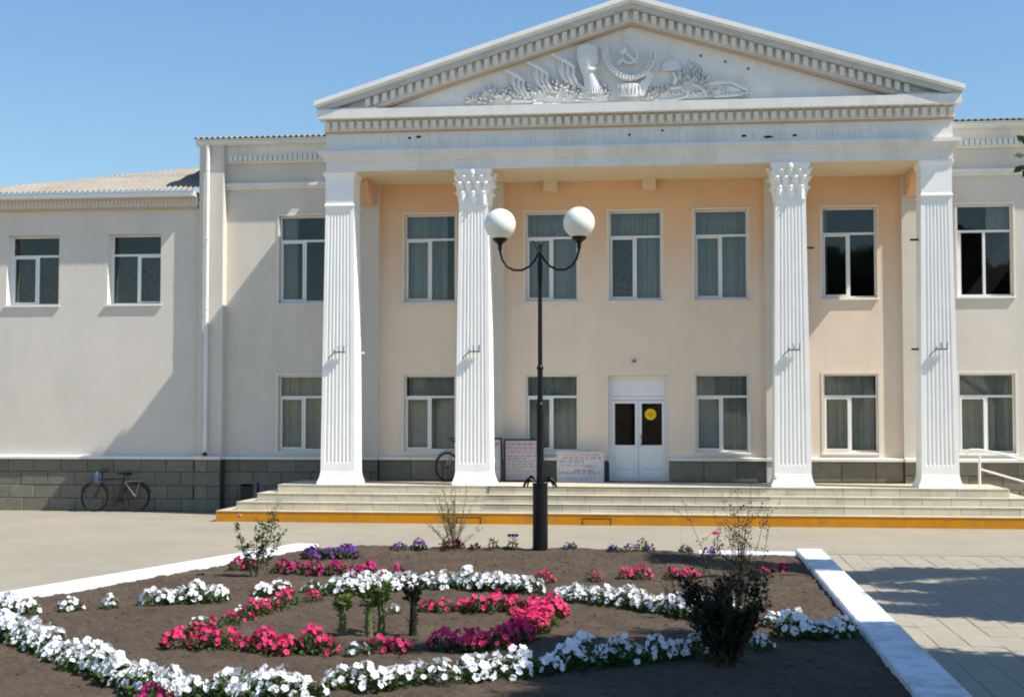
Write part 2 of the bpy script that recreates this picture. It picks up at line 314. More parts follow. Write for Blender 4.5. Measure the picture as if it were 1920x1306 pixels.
# ---- windows
def curtain(x0, x1, z0, z1, y, m, parent, amp=.025, seed=0, gap=None):
    r = random.Random(seed); b = B(); n = 44; vs = []
    for i in range(n + 1):
        t = i / n; x = x0 + (x1 - x0) * t
        a = amp * (math.sin(t * 46 + r.random() * .8) + .6 * math.sin(t * 83 + seed))
        vs += [(x, y + a, z0), (x, y + a * .6, z1)]
    b.add(vs, [(2 * i, 2 * i + 2, 2 * i + 3, 2 * i + 1) for i in range(n)])
    return b.ob('curtain', m, parent, smooth=True)
def window(cx, z, y, hw=HW, rec=.13, lab=None, blue=False, openleft=False, lace=False, seed=0, sash='l', trim=True, cur=(0, 1), reveal=False):
    z0, z1 = z; x0, x1 = cx - hw, cx + hw; yf = y + rec; h = z1 - z0; zt = z1 - h * .285; e = .003
    f = B()
    f.box(x0 + e, x0 + .038, yf, yf + .07, z0 + e, z1 - e); f.box(x1 - .038, x1 - e, yf, yf + .07, z0 + e, z1 - e)
    f.box(x0 + .038, x1 - .038, yf, yf + .07, z0 + e, z0 + .045); f.box(x0 + .038, x1 - .038, yf, yf + .07, z1 - .038, z1 - e)
    f.box(x0 + .038, x1 - .038, yf - .004, yf + .07, zt - .028, zt + .024); f.box(cx - .028, cx + .028, yf - .004, yf + .07, z0 + .045, zt - .028)
    F = f.ob('window', M['pvc'], bld, label=lab)
    sx0, sx1 = (x0 + .038, cx - .028) if sash == 'l' else (cx + .028, x1 - .038)
    s = B(); t = .036; a, b_ = z0 + .045, zt - .028; ys = yf - .02
    s.box(sx0 + e, sx0 + t, ys, yf + .05, a + e, b_ - e); s.box(sx1 - t, sx1 - e, ys, yf + .05, a + e, b_ - e); s.box(sx0 + t, sx1 - t, ys, yf + .05, a + e, a + t); s.box(sx0 + t, sx1 - t, ys, yf + .05, b_ - t, b_ - e)
    so_ = s.ob('sash', M['pvc'], F)
    if openleft:
        piv = Vector((sx0, yf + .06, 0)); so_.matrix_local = Matrix.Translation(piv) @ Matrix.Rotation(R(80), 4, 'Z') @ Matrix.Translation(-piv)
    def pane(a0, a1, c0, c1, skip=False):
        if skip: return
        B().box(a0, a1, yf + .03, yf + .036, c0, c1).ob('pane', M['glass'], F)
    pane(x0 + .038, x1 - .038, zt + .024, z1 - .038)
    L_, R_ = (x0 + .038, cx - .028), (cx + .028, x1 - .038)
    pane(L_[0] + (t if sash == 'l' else 0), L_[1] - (t if sash == 'l' else 0), a + (t if sash == 'l' else 0), b_ - (t if sash == 'l' else 0), skip=openleft)
    pane(R_[0] + (t if sash == 'r' else 0), R_[1] - (t if sash == 'r' else 0), a + (t if sash == 'r' else 0), b_ - (t if sash == 'r' else 0))
    sl_ = B(); p = .055; n = .025
    sl_.add([(x0 - .05, y - p, z0 - .03), (x1 + .05, y - p, z0 - .03), (x1 + .05, yf, z0 + .004), (x0 - .05, yf, z0 + .004),
             (x0 - .05, y - p, z0 - .055), (x1 + .05, y - p, z0 - .055), (x1 + .05, yf, z0 - .055), (x0 - .05, yf, z0 - .055)],
            [(0, 1, 2, 3), (4, 7, 6, 5), (0, 4, 5, 1), (1, 5, 6, 2), (3, 7, 4, 0)])
    # clip the sill so it only passes the reveal where the wall is open
    sl_.v = [((min(max(v[0], x0 + e), x1 - e), v[1], v[2]) if v[1] > y else v) for v in sl_.v]
    sl_.ob('sill', M['sill'], F)
    if reveal:
        B().box(x0 + .0005, x0 + .0028, y + .004, yf, z0 + .005, z1 - .004).ob('reveal', M['colwhite'], F)
    if trim:
        tb = B(); tw = .05; yt = y - .012
        tb.box(x0 - tw, x0, yt, y, z0 - .03, z1 + tw); tb.box(x1, x1 + tw, yt, y, z0 - .03, z1 + tw); tb.box(x0, x1, yt, y, z1, z1 + tw)
        tb.ob('window_trim', M['trim'], F)
    yc = yf + .22
    if lace:
        curtain(x0, x1 if lace == 2 else cx + .02, z0, zt, yc - .02, M['lace'], F, amp=.012, seed=seed)
        if lace == 2: return F
        cur = ((cx + .02 - x0) / (x1 - x0), 1); curtain(x0, cx + .02, zt, z1, yc, M['curtain'], F, seed=seed)
    if openleft: curtain(cx + .1, x1, zt, z1, yc, M['curtain'], F, seed=seed)
    elif blue:
        curtain(x0, cx + .02, z0, zt, yc, M['curtain_blue'], F, seed=seed); curtain(cx + .02, x1, z0, zt, yc + .03, M['curtain'], F, seed=seed + 3); curtain(x0, x1, zt, z1, yc, M['curtain'], F, seed=seed + 1)
    else: curtain(x0 + (x1 - x0) * cur[0], x0 + (x1 - x0) * cur[1], z0, z1, yc, M['curtain'], F, seed=seed)
    return F
window(wx['A'], WU, 0, seed=1, cur=(0, .8)); window(wx['B'], WU, 0, seed=2); window(wx['C'], WU, 0, seed=3, lace=1); window(wx['D'], WU, 0, seed=4); window(wx['E'], WU, 0, seed=5, cur=(0, .12))
window(wx['A'], WL, 0, seed=6, cur=(.05, 1)); window(wx['B'], WL, 0, seed=7); window(wx['D'], WL, 0, seed=8, blue=True, lab='window with a pale blue curtain behind its left pane'); window(wx['E'], WL, 0, seed=9, cur=(0, .95))
window(wx['F'], WU, YW, seed=10, openleft=True, lab='window with its left sash open on a dark room'); window(wx['F'], WL, YW, seed=11)
window(wx['L'], WU, YW, seed=12, cur=(.0, .3)); window(wx['L'], WL, YW, seed=13)
for i, x in enumerate((-15.96, -13.34)): window(x, LWZ, YL, hw=.68, seed=14 + i, sash='l' if i == 0 else 'r', trim=False, cur=(.1, .9), rec=.31, reveal=True, lace=2)
for i, x in enumerate((-18.6, -21.2, 11.2, 13.8)): window(x, LWZ, YL, hw=.68 if x < 0 else HW, seed=20 + i, trim=False, rec=.27)
# ---- door
dz0, dz1 = LANDZ + .01, 3.275; yd = .16; dxm = (DX0 + DX1) / 2
d = B(); d.box(DX0 + .003, DX0 + .07, yd, yd + .08, dz0, dz1 - .003); d.box(DX1 - .07, DX1 - .003, yd, yd + .08, dz0, dz1 - .003)
d.box(DX0 + .07, DX1 - .07, yd, yd + .08, 3.20, dz1 - .003); d.box(DX0 + .07, DX1 - .07, yd, yd + .08, 2.70, 2.78)
door = d.ob('double_door', M['door'], bld)
B().chbox(DX0 + .07, DX1 - .07, yd + .02, yd + .06, 2.78, 3.20, .012).ob('transom_panel', M['door'], door)
for k, (a, b_) in enumerate(((DX0 + .073, dxm - .004), (dxm + .004, DX1 - .073))):
    l = B(); g0, g1 = 1.63, 2.60; gi, go = a + .075, b_ - .075
    l.box(a, b_, yd - .01, yd + .05, dz0, 1.56); l.box(a, b_, yd - .01, yd + .05, 2.62, 2.69); l.box(a, gi, yd - .01, yd + .05, 1.56, 2.62); l.box(go, b_, yd - .01, yd + .05, 1.56, 2.62)
    l.box(gi, go, yd - .022, yd + .05, 1.56, g0)
    for zz0, zz1 in ((dz0 + .28, 1.46), (dz0 + .06, dz0 + .22)): l.chbox(a + .07, b_ - .07, yd - .024, yd - .01, zz0, zz1, .012)
    lf = l.ob('door_leaf', M['door'], door)
    B().box(gi, go, yd + .01, yd + .016, g0, 2.62).ob('pane', M['darkglass'], lf)
    hx = b_ - .035 if k == 0 else a + .045
    if k == 1:
        B().tube([(hx, yd - .01, 1.62), (hx + .01, yd - .08, 1.64), (hx + .03, yd - .10, 1.74), (hx + .01, yd - .08, 1.86), (hx, yd - .01, 1.88)], .012, 6).ob('handle', M['steelgrey'], lf)
        s = B().lathe([(0, 0), (.135, 0), (.135, .004), (0, .004)], n=24); s.v = [(x - .0, -z, y) for x, y, z in s.v]
        st = s.ob('round_sticker', M['stickery'], lf, loc=((gi + go) / 2 - .03, yd + .006, 2.36))
        q = B().box(-.07, .07, -.0065, -.0042, -.012, .012); q.box(-.05, .05, -.0065, -.0042, .03, .045); q.box(-.05, .05, -.0065, -.0042, -.045, -.03)
        q.ob('sticker_mark', M['stickero'], lf, loc=((gi + go) / 2 - .03, yd + .006, 2.36))
# small hooks either side of the door and the lamp fitting over it
p = Uy(1189, 677, 0)
q = B().box(p.x - .05, p.x + .05, -.05, 0, p.z - .02, p.z + .03); q.tube([(p.x, -.03, p.z), (p.x + .02, -.14, p.z - .02)], .02, 8); q.ob('door_light', M['steelgrey'], bld)
# ---- plinth with stones and ledge
ST = []
def plinth(x0, x1, y, rows, sw, off=0.):
    pb = B().box(x0, x1, y, y + .1, rows[0][0], 1.27).ob('plinth', M['mortar'], bld)
    for r, (a, b_) in enumerate(rows):
        x = x0 + .004; first = True
        while x < x1 - .02:
            wd = sw * (.5 if (first and r % 2) else 1) * rnd.uniform(.96, 1.04); first = False
            xe = min(x + wd, x1 - .004)
            if xe - x > .12:
                j = rnd.uniform(-.006, .006)
                B().chbox(x + .006, xe - .006, y - .022 + j, y + .002, a + .006, b_ - .006, .012).ob('stone', M['stone'], pb)
            x = xe
    return pb
RW = [(0, .31), (.31, .63), (.63, .96), (.96, 1.27)]
plinth(-18.2, -11.692, YL - .03, RW, .68); B().box(-30, -18.2, YL - .03, YL, 0, 1.27).ob('plinth', M['stone'], bld)
plinth(-11.692, -11.04, -.43, RW, .65)
plinth(-11.04, CXB - PE, YW - .03, RW, .72)
plinth(CXB - PE, DX0 - .02, -.04, [(LANDZ, 1.27)], .8); plinth(DX1 + .02, CXB + PE, -.04, [(LANDZ, 1.27)], .8)
plinth(CXB + PE, 8.95, YW - .03, RW, .72)
lg = B()
for x0, x1, y in ((-30, -11.692, YL), (-11.04, CXB - PE, YW), (CXB - PE, DX0 - .02, 0), (DX1 + .02, CXB + PE, 0), (CXB + PE, 8.95, YW), (9.6, 28, YL)):
    lg.prism([(x0 + .001, 1.27), (x1 - .001, 1.27), (x1 - .001, 1.33), (x0 + .001, 1.33)], y - .15, y - .001)
    o0 = len(lg.v) - 8
    lg.add([(x0 + .001, y - .15, 1.331), (x1 - .001, y - .15, 1.331), (x1 - .001, y - .002, 1.36), (x0 + .001, y - .002, 1.36)], [(0, 1, 2, 3)])
lg.box(-11.70, -11.03, -.52, -.14, 1.268, 1.352)
lg.ob('plinth_ledge', M['white'], bld)
# ---- columns
def colring(z, wx_, wy_, dep, nf=7):
    pts = []
    for side in range(4):
        W = wx_ if side % 2 == 0 else wy_; D = wy_ if side % 2 == 0 else wx_
        m_ = W * .11; fl = []
        k = 8
        for i in range(nf):
            a = -W / 2 + m_ + (W - 2 * m_) * i / nf; b_ = a + (W - 2 * m_) / nf; g = (b_ - a) * .16
            fl += [(a + g, 0), (a + (b_ - a) * .3, dep * .8), ((a + b_) / 2, dep), (b_ - (b_ - a) * .3, dep * .8), (b_ - g, 0)]
        seq = [(-W / 2, 0)] + fl
        for u, dd in seq:
            v = D / 2 - dd
            x, y = {0: (u, -v), 1: (v, u), 2: (-u, v), 3: (-v, -u)}[side]
            pts.append((x, y, z))
    return pts
CY = -1.66
def column(cx, corinthian, seed):
    zb, zt = LANDZ, 7.12
    rs = []
    fz0, fz1 = 1.28, 7.02
    for z, dep in ((1.05, 0), (fz0 - .03, 0), (fz0 + .03, .028), (2.2, .03), (3.4, .03), (4.6, .03), (5.8, .03), (fz1 - .06, .028), (fz1 - .02, 0), (zt, 0)):
        t = (z - 1.05) / (zt - 1.05); wv = .80 - .135 * t ** 1.1
        rs.append(colring(z, wv, wv * .9, dep))
    sh = B().rings(rs).ob('column', M['colwhite'], bld, loc=(cx, CY, 0))
    # flared base
    bs = []
    for z, wv in ((LANDZ, .95), (LANDZ + .05, .945), (LANDZ + .09, .90), (LANDZ + .15, .855), (LANDZ + .22, .82), (LANDZ + .281, .803)):
        h = wv / 2; g = h * .93; bs.append([(-h, -g, z), (h, -g, z), (h, g, z), (-h, g, z)])
    B().rings(bs).ob('base', M['colwhite'], sh)
    tw = .665
    if corinthian:
        cb_ = []
        for z, wv in ((7.122, .64), (7.3, .63), (7.6, .66), (7.78, .74), (7.86, .80)):
            h = wv / 2; cb_.append([(-h, -h, z), (h, -h, z), (h, h, z), (-h, h, z)])
        cap = B().rings(cb_).box(-.33, .33, -.33, .33, 7.10, 7.135)
        cap.box(-.43, .43, -.43, .43, 7.862, 7.928)
        # acanthus leaves
        for side in range(4):
            rot = Matrix.Rotation(side * math.pi / 2, 4, 'Z')
            for row, (zz, hh, xs, ln) in enumerate(((7.13, .30, (-.24, 0, .24), .085), (7.34, .30, (-.30, -.11, .11, .30), .10), (7.58, .20, (-.2, 0, .2), .09))):
                for xx in xs:
                    wv = .085; y0 = -.325 - row * .01
                    prof = [(y0, zz, .6), (y0 - .02, zz + hh * .4, 1), (y0 - .04, zz + hh * .75, .95), (y0 - ln, zz + hh * .98, .6), (y0 - ln - .03, zz + hh * .86, .3)]
                    vs = []
                    for yy, z_, k in prof: vs += [(xx - wv * k, yy + .02, z_), (xx, yy - .02, z_), (xx + wv * k, yy + .02, z_)]
                    vs = [tuple(rot @ Vector(v)) for v in vs]
                    fs = [f for i in range(4) for f in ((3 * i, 3 * i + 1, 3 * i + 4, 3 * i + 3), (3 * i + 1, 3 * i + 2, 3 * i + 5, 3 * i + 4))]
                    cap.add(vs, fs)
            # corner volute and side scrolls
            ang = side * math.pi / 2 + math.pi / 4; dr = Vector((math.cos(ang), math.sin(ang), 0)); sp = []
            for i in range(22):
                a = i / 21 * math.pi * 2.6; r_ = .105 * (1 - i / 26)
                sp.append(dr * (.50 + r_ * math.cos(a + 1.57) * 1.) + Vector((0, 0, 7.735 + r_ * math.sin(a + 1.57))))
            cap.tube([dr * .40 + Vector((0, 0, 7.45)), dr * .44 + Vector((0, 0, 7.68))] + sp, [.03, .035] + [.034] * 22, 6)
            m2 = rot @ Vector((0, -.45, 7.83)); cap.lathe([(0, 7.76), (.05, 7.80), (.06, 7.85), (.03, 7.91), (0, 7.925)], (m2.x, m2.y), 8)
        cap.ob('capital', M['colwhite'], sh)
    else:
        cb_ = []
        for z, wv in ((7.122, .67), (7.15, .695), (7.18, .68), (7.21, .655), (7.55, .658), (7.74, .665), (7.82, .685), (7.85, .73), (7.885, .75), (7.928, .75)):
            h = wv / 2; cb_.append([(-h, -h, z), (h, -h, z), (h, h, z), (-h, h, z)])
        B().rings(cb_).ob('capital', M['colwhite'], sh)
    # flag holder bracket on the front
    r = random.Random(seed); fb = B(); zf = 3.78; yf = -.39
    fb.box(-.10, .17, yf - .045, yf + .02, zf - .015, zf + .015)
    fb.tube([(-.08, yf, zf - .02), (-.17, yf - .05, zf - .09), (-.22, yf - .04, zf - .16)], .013, 6)
    fb.tube([(.03, yf, zf), (.04, yf - .07, zf + .03), (.02, yf - .09, zf + .13)], .013, 6); fb.tube([(.13, yf, zf), (.15, yf - .07, zf + .03), (.16, yf - .09, zf + .14)], .013, 6)
    fb.tube([(-.05, yf, zf), (-.06, yf - .07, zf + .01), (-.09, yf - .09, zf + .06)], .012, 6)
    fb.ob('flag_holder', M['steelgrey'], sh)
    return sh
cols = [column(x, i in (1, 2), i) for i, x in enumerate(COLX)]
for ci, sgn, z in ((2, 1, 6.07), (3, -1, 6.22), (3, -1, 3.8), (0, 1, 3.78)):
    x0 = .335 * sgn; B().box(min(x0, x0 + .19 * sgn), max(x0, x0 + .19 * sgn), -.02, .02, z - .022, z + .022).ob('side_bracket', M['scardark'] if ci else M['railwhite'], cols[ci])
# ---- entablature
EH = 7.0; EF = -2.05; EB = -.13
def beam(name, m, half, y0, z0, z1, y1=-.131, parent=bld, ret=0.):
    return B().box(CXB - half, CXB + half, y0, y1, z0, z1).ob(name, m, parent)
# architrave: hollow frame so the portico has a ceiling
AR = B(); AR.box(CXB - EH, CXB + EH, EF, -1.28, 7.931, 8.15); AR.box(CXB - EH, CXB - EH + .72, -1.28, -.131, 7.931, 8.15); AR.box(CXB + EH - .72, CXB + EH, -1.28, -.131, 7.931, 8.15)
AR.ob('architrave', M['white'], bld)
ce = B().box(CXB - EH + .72, CXB + EH - .72, -1.28, -.001, 7.935, 8.14).ob('portico_ceiling', M['ceiling'], bld)
# cream soffit under the beam
B().box(CXB - EH + .02, CXB + EH - .02, EF + .03, -1.30, 7.926, 7.930).ob('soffit', M['ceiling'], bld)
for x in (CXB - 2.0, CXB + .35): B().prism([(x - .16, 7.70), (x + .16, 7.70), (x + .16, 7.934), (x - .16, 7.934)], -.30, 0).ob('console', M['ceiling'], bld)
for cx, s in ((CXB - 6.6, 1), (CXB + 6.6, -1)):
    b = B(); pr = []
    for i in range(9):
        a = i / 8 * math.pi / 2; pr.append((-.14 - .95 * math.sin(a), 7.40 + .53 * (1 - math.cos(a))))
    pr += [(-.14, 7.93)]
    b2 = B().prism([(y, z) for y, z in pr], cx - .14 + s * .2, cx + .14 + s * .2); b2.v = [(y, x, z) for x, y, z in b2.v]; b2.ob('console', M['peachc'], bld)
mb = B(); mb.box(CXB - EH - .05, CXB + EH + .05, EF - .05, -.131, 8.15, 8.24)
mb.prism([(0, 0)] * 3, 0, 0) if False else None
mb.box(CXB - EH - .10, CXB + EH + .10, EF - .10, -.131, 8.24, 8.30); mb.box(CXB - EH - .15, CXB + EH + .15, EF - .16, -.131, 8.30, 8.385)
mb.ob('architrave_moulding', M['white'], bld)
fr = B().box(CXB - EH, CXB + EH, EF, -.131, 8.385, 8.80).ob('frieze', M['white'], bld)
bm = B(); bm.box(CXB - EH - .03, CXB + EH + .03, EF - .04, -1.87, 8.80, 8.845); bm.ob('bed_moulding', M['orange_line'], bld)
co = B(); co.box(CXB - EH - .03, CXB + EH + .03, EF - .05, -2.0, 8.845, 9.09).box(CXB - EH + .12, CXB + EH - .12, -1.999, -1.87, 8.80, 9.29); cor = co.ob('cornice', M['white'], bld)
den = B().chbox(-.055, .055, -.13, 0, 0, .17, .006).mesh('dentil', M['white'])
n = 74
for i in range(n): obj('dentil', den, cor, (CXB - EH + .05 + (2 * EH - .1) * i / (n - 1), EF - .05, 8.875))
ct = B(); TOPC = 9.30
ct.box(CXB - EH - .14, CXB + EH + .14, EF - .34, -2.0, 9.09, TOPC)
# sloped weathering on top of the cornice
ct.add([(CXB - EH - .14, EF - .34, TOPC + .001), (CXB + EH + .14, EF - .34, TOPC + .001), (CXB + EH + .14, EF + .05, TOPC + .07), (CXB - EH - .14, EF + .05, TOPC + .07)], [(0, 1, 2, 3)])
ct.ob('corona', M['white'], bld)
# frieze marks left by old lettering
r = random.Random(3); x = 715
while x < 1660:
    wpx = r.choice((9, 12, 16, 20))
    if not 1005 < x < 1040 and r.random() < .72:
        p0 = Uy(x, 262, EF); zc = 8.60; t = r.uniform(.018, .045)
        B().box(p0.x - t / 2, p0.x + t / 2, EF - .004, EF, zc - .19 * r.uniform(.3, 1), zc + .19 * r.uniform(.2, 1)).ob('lettering_mark', M['scar'], fr)
    x += wpx
hb = B()
for px, py, a in ((768, 259, .04), (785, 257, .07), (1180, 253, .035), (1242, 245, .03), (1395, 255, .06), (1440, 257, .11), (1490, 254, .05)):
    p0 = Uy(px, py, EF); z_ = min(max(p0.z, 8.43), 8.75); hb.add([(p0.x - a, EF - .005, z_), (p0.x - a * .3, EF - .005, z_ - .03), (p0.x + a, EF - .005, z_ - .012), (p0.x + a * .8, EF - .005, z_ + .02), (p0.x, EF - .005, z_ + .035), (p0.x - a * .7, EF - .005, z_ + .02)], [(0, 1, 2, 3, 4, 5)])
hb.ob('plaster_damage', M['scardark'], fr)
# ---- pediment
SL = .308; AX = CXB; RH = 7.14                 # rake slope, apex x, half width
YT = -1.98                                      # tympanum face
def rz(x, off=0): return 9.50 + (RH - abs(x - AX)) * SL + off      # height of rake top at x
tymp = B().prism([(AX - 6.5, 9.31), (AX + 6.5, 9.31), (AX, 9.31 + 6.5 * SL * 1.0)], YT, YT + .1).ob('tympanum', M['white'], bld)
def rake(y0, y1, o0, o1, m, name, hw=RH, parent=bld, zlo=None):
    b = B()
    for s in (-1, 1):
        xa = AX + s * hw
        b.prism([(xa, rz(xa) + o0), (AX, rz(AX) + o0), (AX, rz(AX) + o1), (xa, rz(xa) + o1)], y0, y1)
    return b.ob(name, m, parent)
rake(EF - .42, -2.10, -.10, 0, M['zinc'], 'rake_flashing', RH + .06)
rake(EF - .36, -2.10, -.15, -.10, M['white'], 'rake_moulding', RH + .03)
rake(EF - .30, -2.10, -.27, -.15, M['roofedge'], 'rake_moulding', RH)
rk = rake(EF - .05, YT + .02, -.545, -.27, M['white'], 'rake_cornice', RH - .45)
rake(EF - .075, YT + .02, -.60, -.545, M['orange_line'], 'rake_bed_moulding', RH - .62)
rb_ = B()
for s, nm in ((-1, 'l'), (1, 'r')):
    dm = B(); hh = .19; w_ = .055
    dm.add([(-w_, -.15, -hh), (w_, -.15, -hh), (w_, 0, -hh), (-w_, 0, -hh), (-w_, -.15, 0), (w_, -.15, 0), (w_, 0, 0), (-w_, 0, 0)],
           [(0, 3, 2, 1), (4, 5, 6, 7), (0, 1, 5, 4), (1, 2, 6, 5), (2, 3, 7, 6), (3, 0, 4, 7)])
    dm.v = [(x, y, z - s * SL * x) for x, y, z in dm.v]
    dmm = dm.mesh('dentil', M['white'])
    k = 0
    while True:
        x = AX + s * (.12 + k * .196); k += 1
        if rz(x) - .29 - hh < 9.36: break
        obj('dentil', dmm, rk, (x, EF - .05, rz(x) - .285))
# solid corner blocks where the rakes meet the cornice
for s in (-1, 1):
    xa = AX + s * (RH + .02); xb = AX + s * (RH - 1.35)
    B().prism([(xa, 9.302), (xb, 9.302), (xb, rz(xb) - .56 if rz(xb) - .56 > 9.31 else 9.33), (AX + s * (RH - .5), 9.36), (xa, rz(xa) - .16)], EF - .22, -2.10).ob('corner_block', M['white'], bld)
# portico roof behind the pediment
pr_ = B()
for s in (-1, 1):
    xa = AX + s * 7.0
    pr_.prism([(xa, 8.802), (AX, 8.802), (AX, 8.86 + 7 * SL), (xa, 8.86)], -1.86, 9.0)
pr_.ob('portico_roof', M['roofedge'], bld)
# ---- relief on the tympanum (all stand proud of it)
def TP(px, py): p = Uy(px, py, YT); return p.x, p.z
rel = M['relief']
def tubepx(pts, r, y=YT - .06, n=6, flat=None):
    b = B(); b.tube([(TP(*p)[0], y, TP(*p)[1]) for p in pts], r, n); return b
# pedestal under the emblem
x0, z0 = TP(1157, 184); x1, z1 = TP(1203, 160); xm = (x0 + x1) / 2
pd = B(); pr = []
for i in range(9):
    a = math.pi * i / 8; pr.append((xm - (x1 - x0) / 2 * math.cos(a), YT - .22 * math.sin(a) - .02))
for (za, zb, k) in ((z0, z0 + .05, .85), (z0 + .05, z1 - .05, .94), (z1 - .05, z1, 1.05)):
    pd.rings([[(xm + (x - xm) * k * (.9 if za == z0 else 1), y, za) for x, y in pr] + [(x1, YT, za), (x0, YT, za)][:0], [(xm + (x - xm) * k, y, zb) for x, y in pr]])
for i in range(7):
    xx = x0 + (x1 - x0) * (i + .5) / 7; a = math.acos(max(-1, min(1, (xm - xx) / ((x1 - x0) / 2)))); pd.tube([(xx, YT - .22 * math.sin(a) - .03, z0 + .05), (xx, YT - .24 * math.sin(a) - .04, z1 - .04)], .022, 6)
emb = pd.ob('emblem', rel, tymp)
# wreath: two garlands of wheat
wl = [(1136, 92), (1135, 103), (1138, 114), (1143, 124), (1150, 134), (1160, 142), (1172, 147), (1184, 149), (1195, 147)]
wr = [(1195, 147), (1205, 142), (1214, 135), (1220, 124), (1224, 113), (1225, 103), (1224, 94)]
for g in (wl, wr):
    b = tubepx(g, [.05 + .02 * math.sin(i * 1.3) + .015 for i in range(len(g))], YT - .10, 8)
    for i in range(len(g) - 1):
        for t in (0, .5):
            px = g[i][0] * (1 - t) + g[i + 1][0] * t; py = g[i][1] * (1 - t) + g[i + 1][1] * t
            dx = g[i + 1][0] - g[i][0]; dy = g[i + 1][1] - g[i][1]; L_ = math.hypot(dx, dy)
            for s in (-1, 1):
                ex = px - dx / L_ * 5 + s * dy / L_ * 5; ey = py - dy / L_ * 5 - s * dx / L_ * 5
                a = TP(px, py); e_ = TP(ex, ey); b.tube([(a[0], YT - .13, a[1]), ((a[0] + e_[0]) / 2, YT - .19, (a[1] + e_[1]) / 2), (e_[0], YT - .15, e_[1])], [.02, .032, .008], 5)
    b.ob('wreath', rel, emb)
# sickle and hammer
sk = [(1166, 103), (1174, 99)]
sick = []
for i in range(13):
    a = R(205 - i * 19); sick.append((1178 + 15 * math.cos(a), 108 - 15 * math.sin(a) * -1 if False else 108 + 15 * math.sin(R(-25 + i * 17)) * 1))
sick = [(1180 + 15 * math.cos(R(a)), 106 + 15 * math.sin(R(a))) for a in range(150, -75, -18)]
b = tubepx(sick, [.035] + [.035] * (len(sick) - 3) + [.025, .01], YT - .11, 6)
b.tube([(TP(1168, 113)[0], YT - .11, TP(1168, 113)[1]), (TP(1158, 124)[0], YT - .11, TP(1158, 124)[1])], .04, 6); b.ob('sickle', rel, emb)
b = tubepx([(1172, 100), (1196, 122)], .03, YT - .14, 6); a = TP(1164, 104); c_ = TP(1174, 94)
b.tube([(a[0], YT - .14, a[1]), (c_[0], YT - .14, c_[1])], .055, 6); b.ob('hammer', rel, emb)
# faint star above
a = TP(1176, 78); st = [(a[0] + (.12 if i % 2 == 0 else .05) * math.cos(R(90 + i * 36)), a[1] + (.12 if i % 2 == 0 else .05) * math.sin(R(90 + i * 36))) for i in range(10)]
B().prism(st, YT - .03, YT).ob('star', rel, emb)
# ribbon falling right of the emblem
b = B(); pl = [TP(*p) for p in ((1214, 136), (1226, 140), (1220, 158), (1208, 182), (1196, 181), (1203, 165), (1199, 158), (1210, 150))]
b.prism(pl, YT - .15, YT).ob('ribbon', rel, emb)
# wheat sheaf
sf = B()
for i in range(9):
    t = i / 8; xt = 1086 + 31 * t; xb2 = 1096 + 20 * t; xe = 1100 + 27 * t - 10 * (1 - t)
    pt = [(xt, 90 - 3 * math.sin(t * 3.1)), (xt + .5, 112), (xb2 - 2, 138), (xb2, 143), (1098 + 24 * t, 160), (1090 + 42 * t, 178)]
    sf.tube([(TP(*p)[0], YT - .07 - .09 * math.sin(math.pi * (t * .8 + .1)), TP(*p)[1]) for p in pt], [.045, .06, .035, .035, .035, .02], 6)
a, c_ = TP(1094, 137), TP(1120, 131); sf.tube([(a[0], YT - .12, a[1]), ((a[0] + c_[0]) / 2, YT - .24, (a[1] + c_[1]) / 2), (c_[0], YT - .12, c_[1])], .035, 6)
sf.ob('wheat_sheaf', rel, tymp)
# three flags with folds
for fx, fy, sc_ in ((952, 135, .9), (993, 120, 1.0), (1038, 105, 1.12)):
    b = B(); e_ = [(fx - 3, fy - 1), (fx + 18 * sc_, fy + 9 * sc_), (fx + 36 * sc_, fy + 22 * sc_)]
    b.tube([(TP(*p)[0], YT - .12, TP(*p)[1]) for p in e_], [.03, .055, .04], 6)
    for i in range(6):
        t = i / 5; sx = fx + 10 * sc_ + 24 * sc_ * t; sy = fy + 8 + 15 * sc_ * t; ln = (38 - 8 * abs(t - .4)) * sc_
        pt = [(sx, sy), (sx - 1, sy + ln * .4), (sx + 3 + 4 * t, sy + ln * .75), (sx + 9 + 3 * t, sy + ln)]
        b.tube([(TP(*p)[0], YT - .05 - .05 * (i % 2), TP(*p)[1]) for p in pt], [.035, .05, .04, .03], 5)
    b.ob('flag', rel, tymp)
# helmet, stalks, leafy scrolls
a = TP(1258, 134); b = B()
dome = [(r_ , z) for r_, z in ((.27, 0), (.24, .06), (.21, .16), (.14, .25), (.05, .29), (0, .30))]
b.rings([[(a[0] + r_ * math.cos(2 * math.pi * k / 16), YT - .02 + .6 * r_ * min(0, math.sin(2 * math.pi * k / 16)), a[1] + z) for k in range(16)] for r_, z in dome])
b.tube([(TP(1262, 137)[0], YT - .08, TP(1262, 137)[1]), (TP(1268, 150)[0], YT - .08, TP(1268, 150)[1]), (TP(1262, 160)[0], YT - .08, TP(1262, 160)[1])], [.03, .06, .04], 6)
b.ob('helmet', rel, tymp)
def leafy(px, py, ang, ln, wd, b, y=YT - .07):
    ln *= 1.35; wd *= 1.5
    a = Vector((TP(px, py)[0], 0, TP(px, py)[1])); d_ = Vector((math.cos(ang), 0, math.sin(ang))); n_ = Vector((-math.sin(ang), 0, math.cos(ang)))
    P_ = [a, a + d_ * ln * .45 + n_ * wd, a + d_ * ln, a + d_ * ln * .45 - n_ * wd]; mid = a + d_ * ln * .5
    vs = [(p.x, YT - .01, p.z) for p in P_] + [(mid.x, y - .10, mid.z)]
    b.add(vs, [(0, 1, 4), (1, 2, 4), (2, 3, 4), (3, 0, 4)])
r = random.Random(11); b = B()
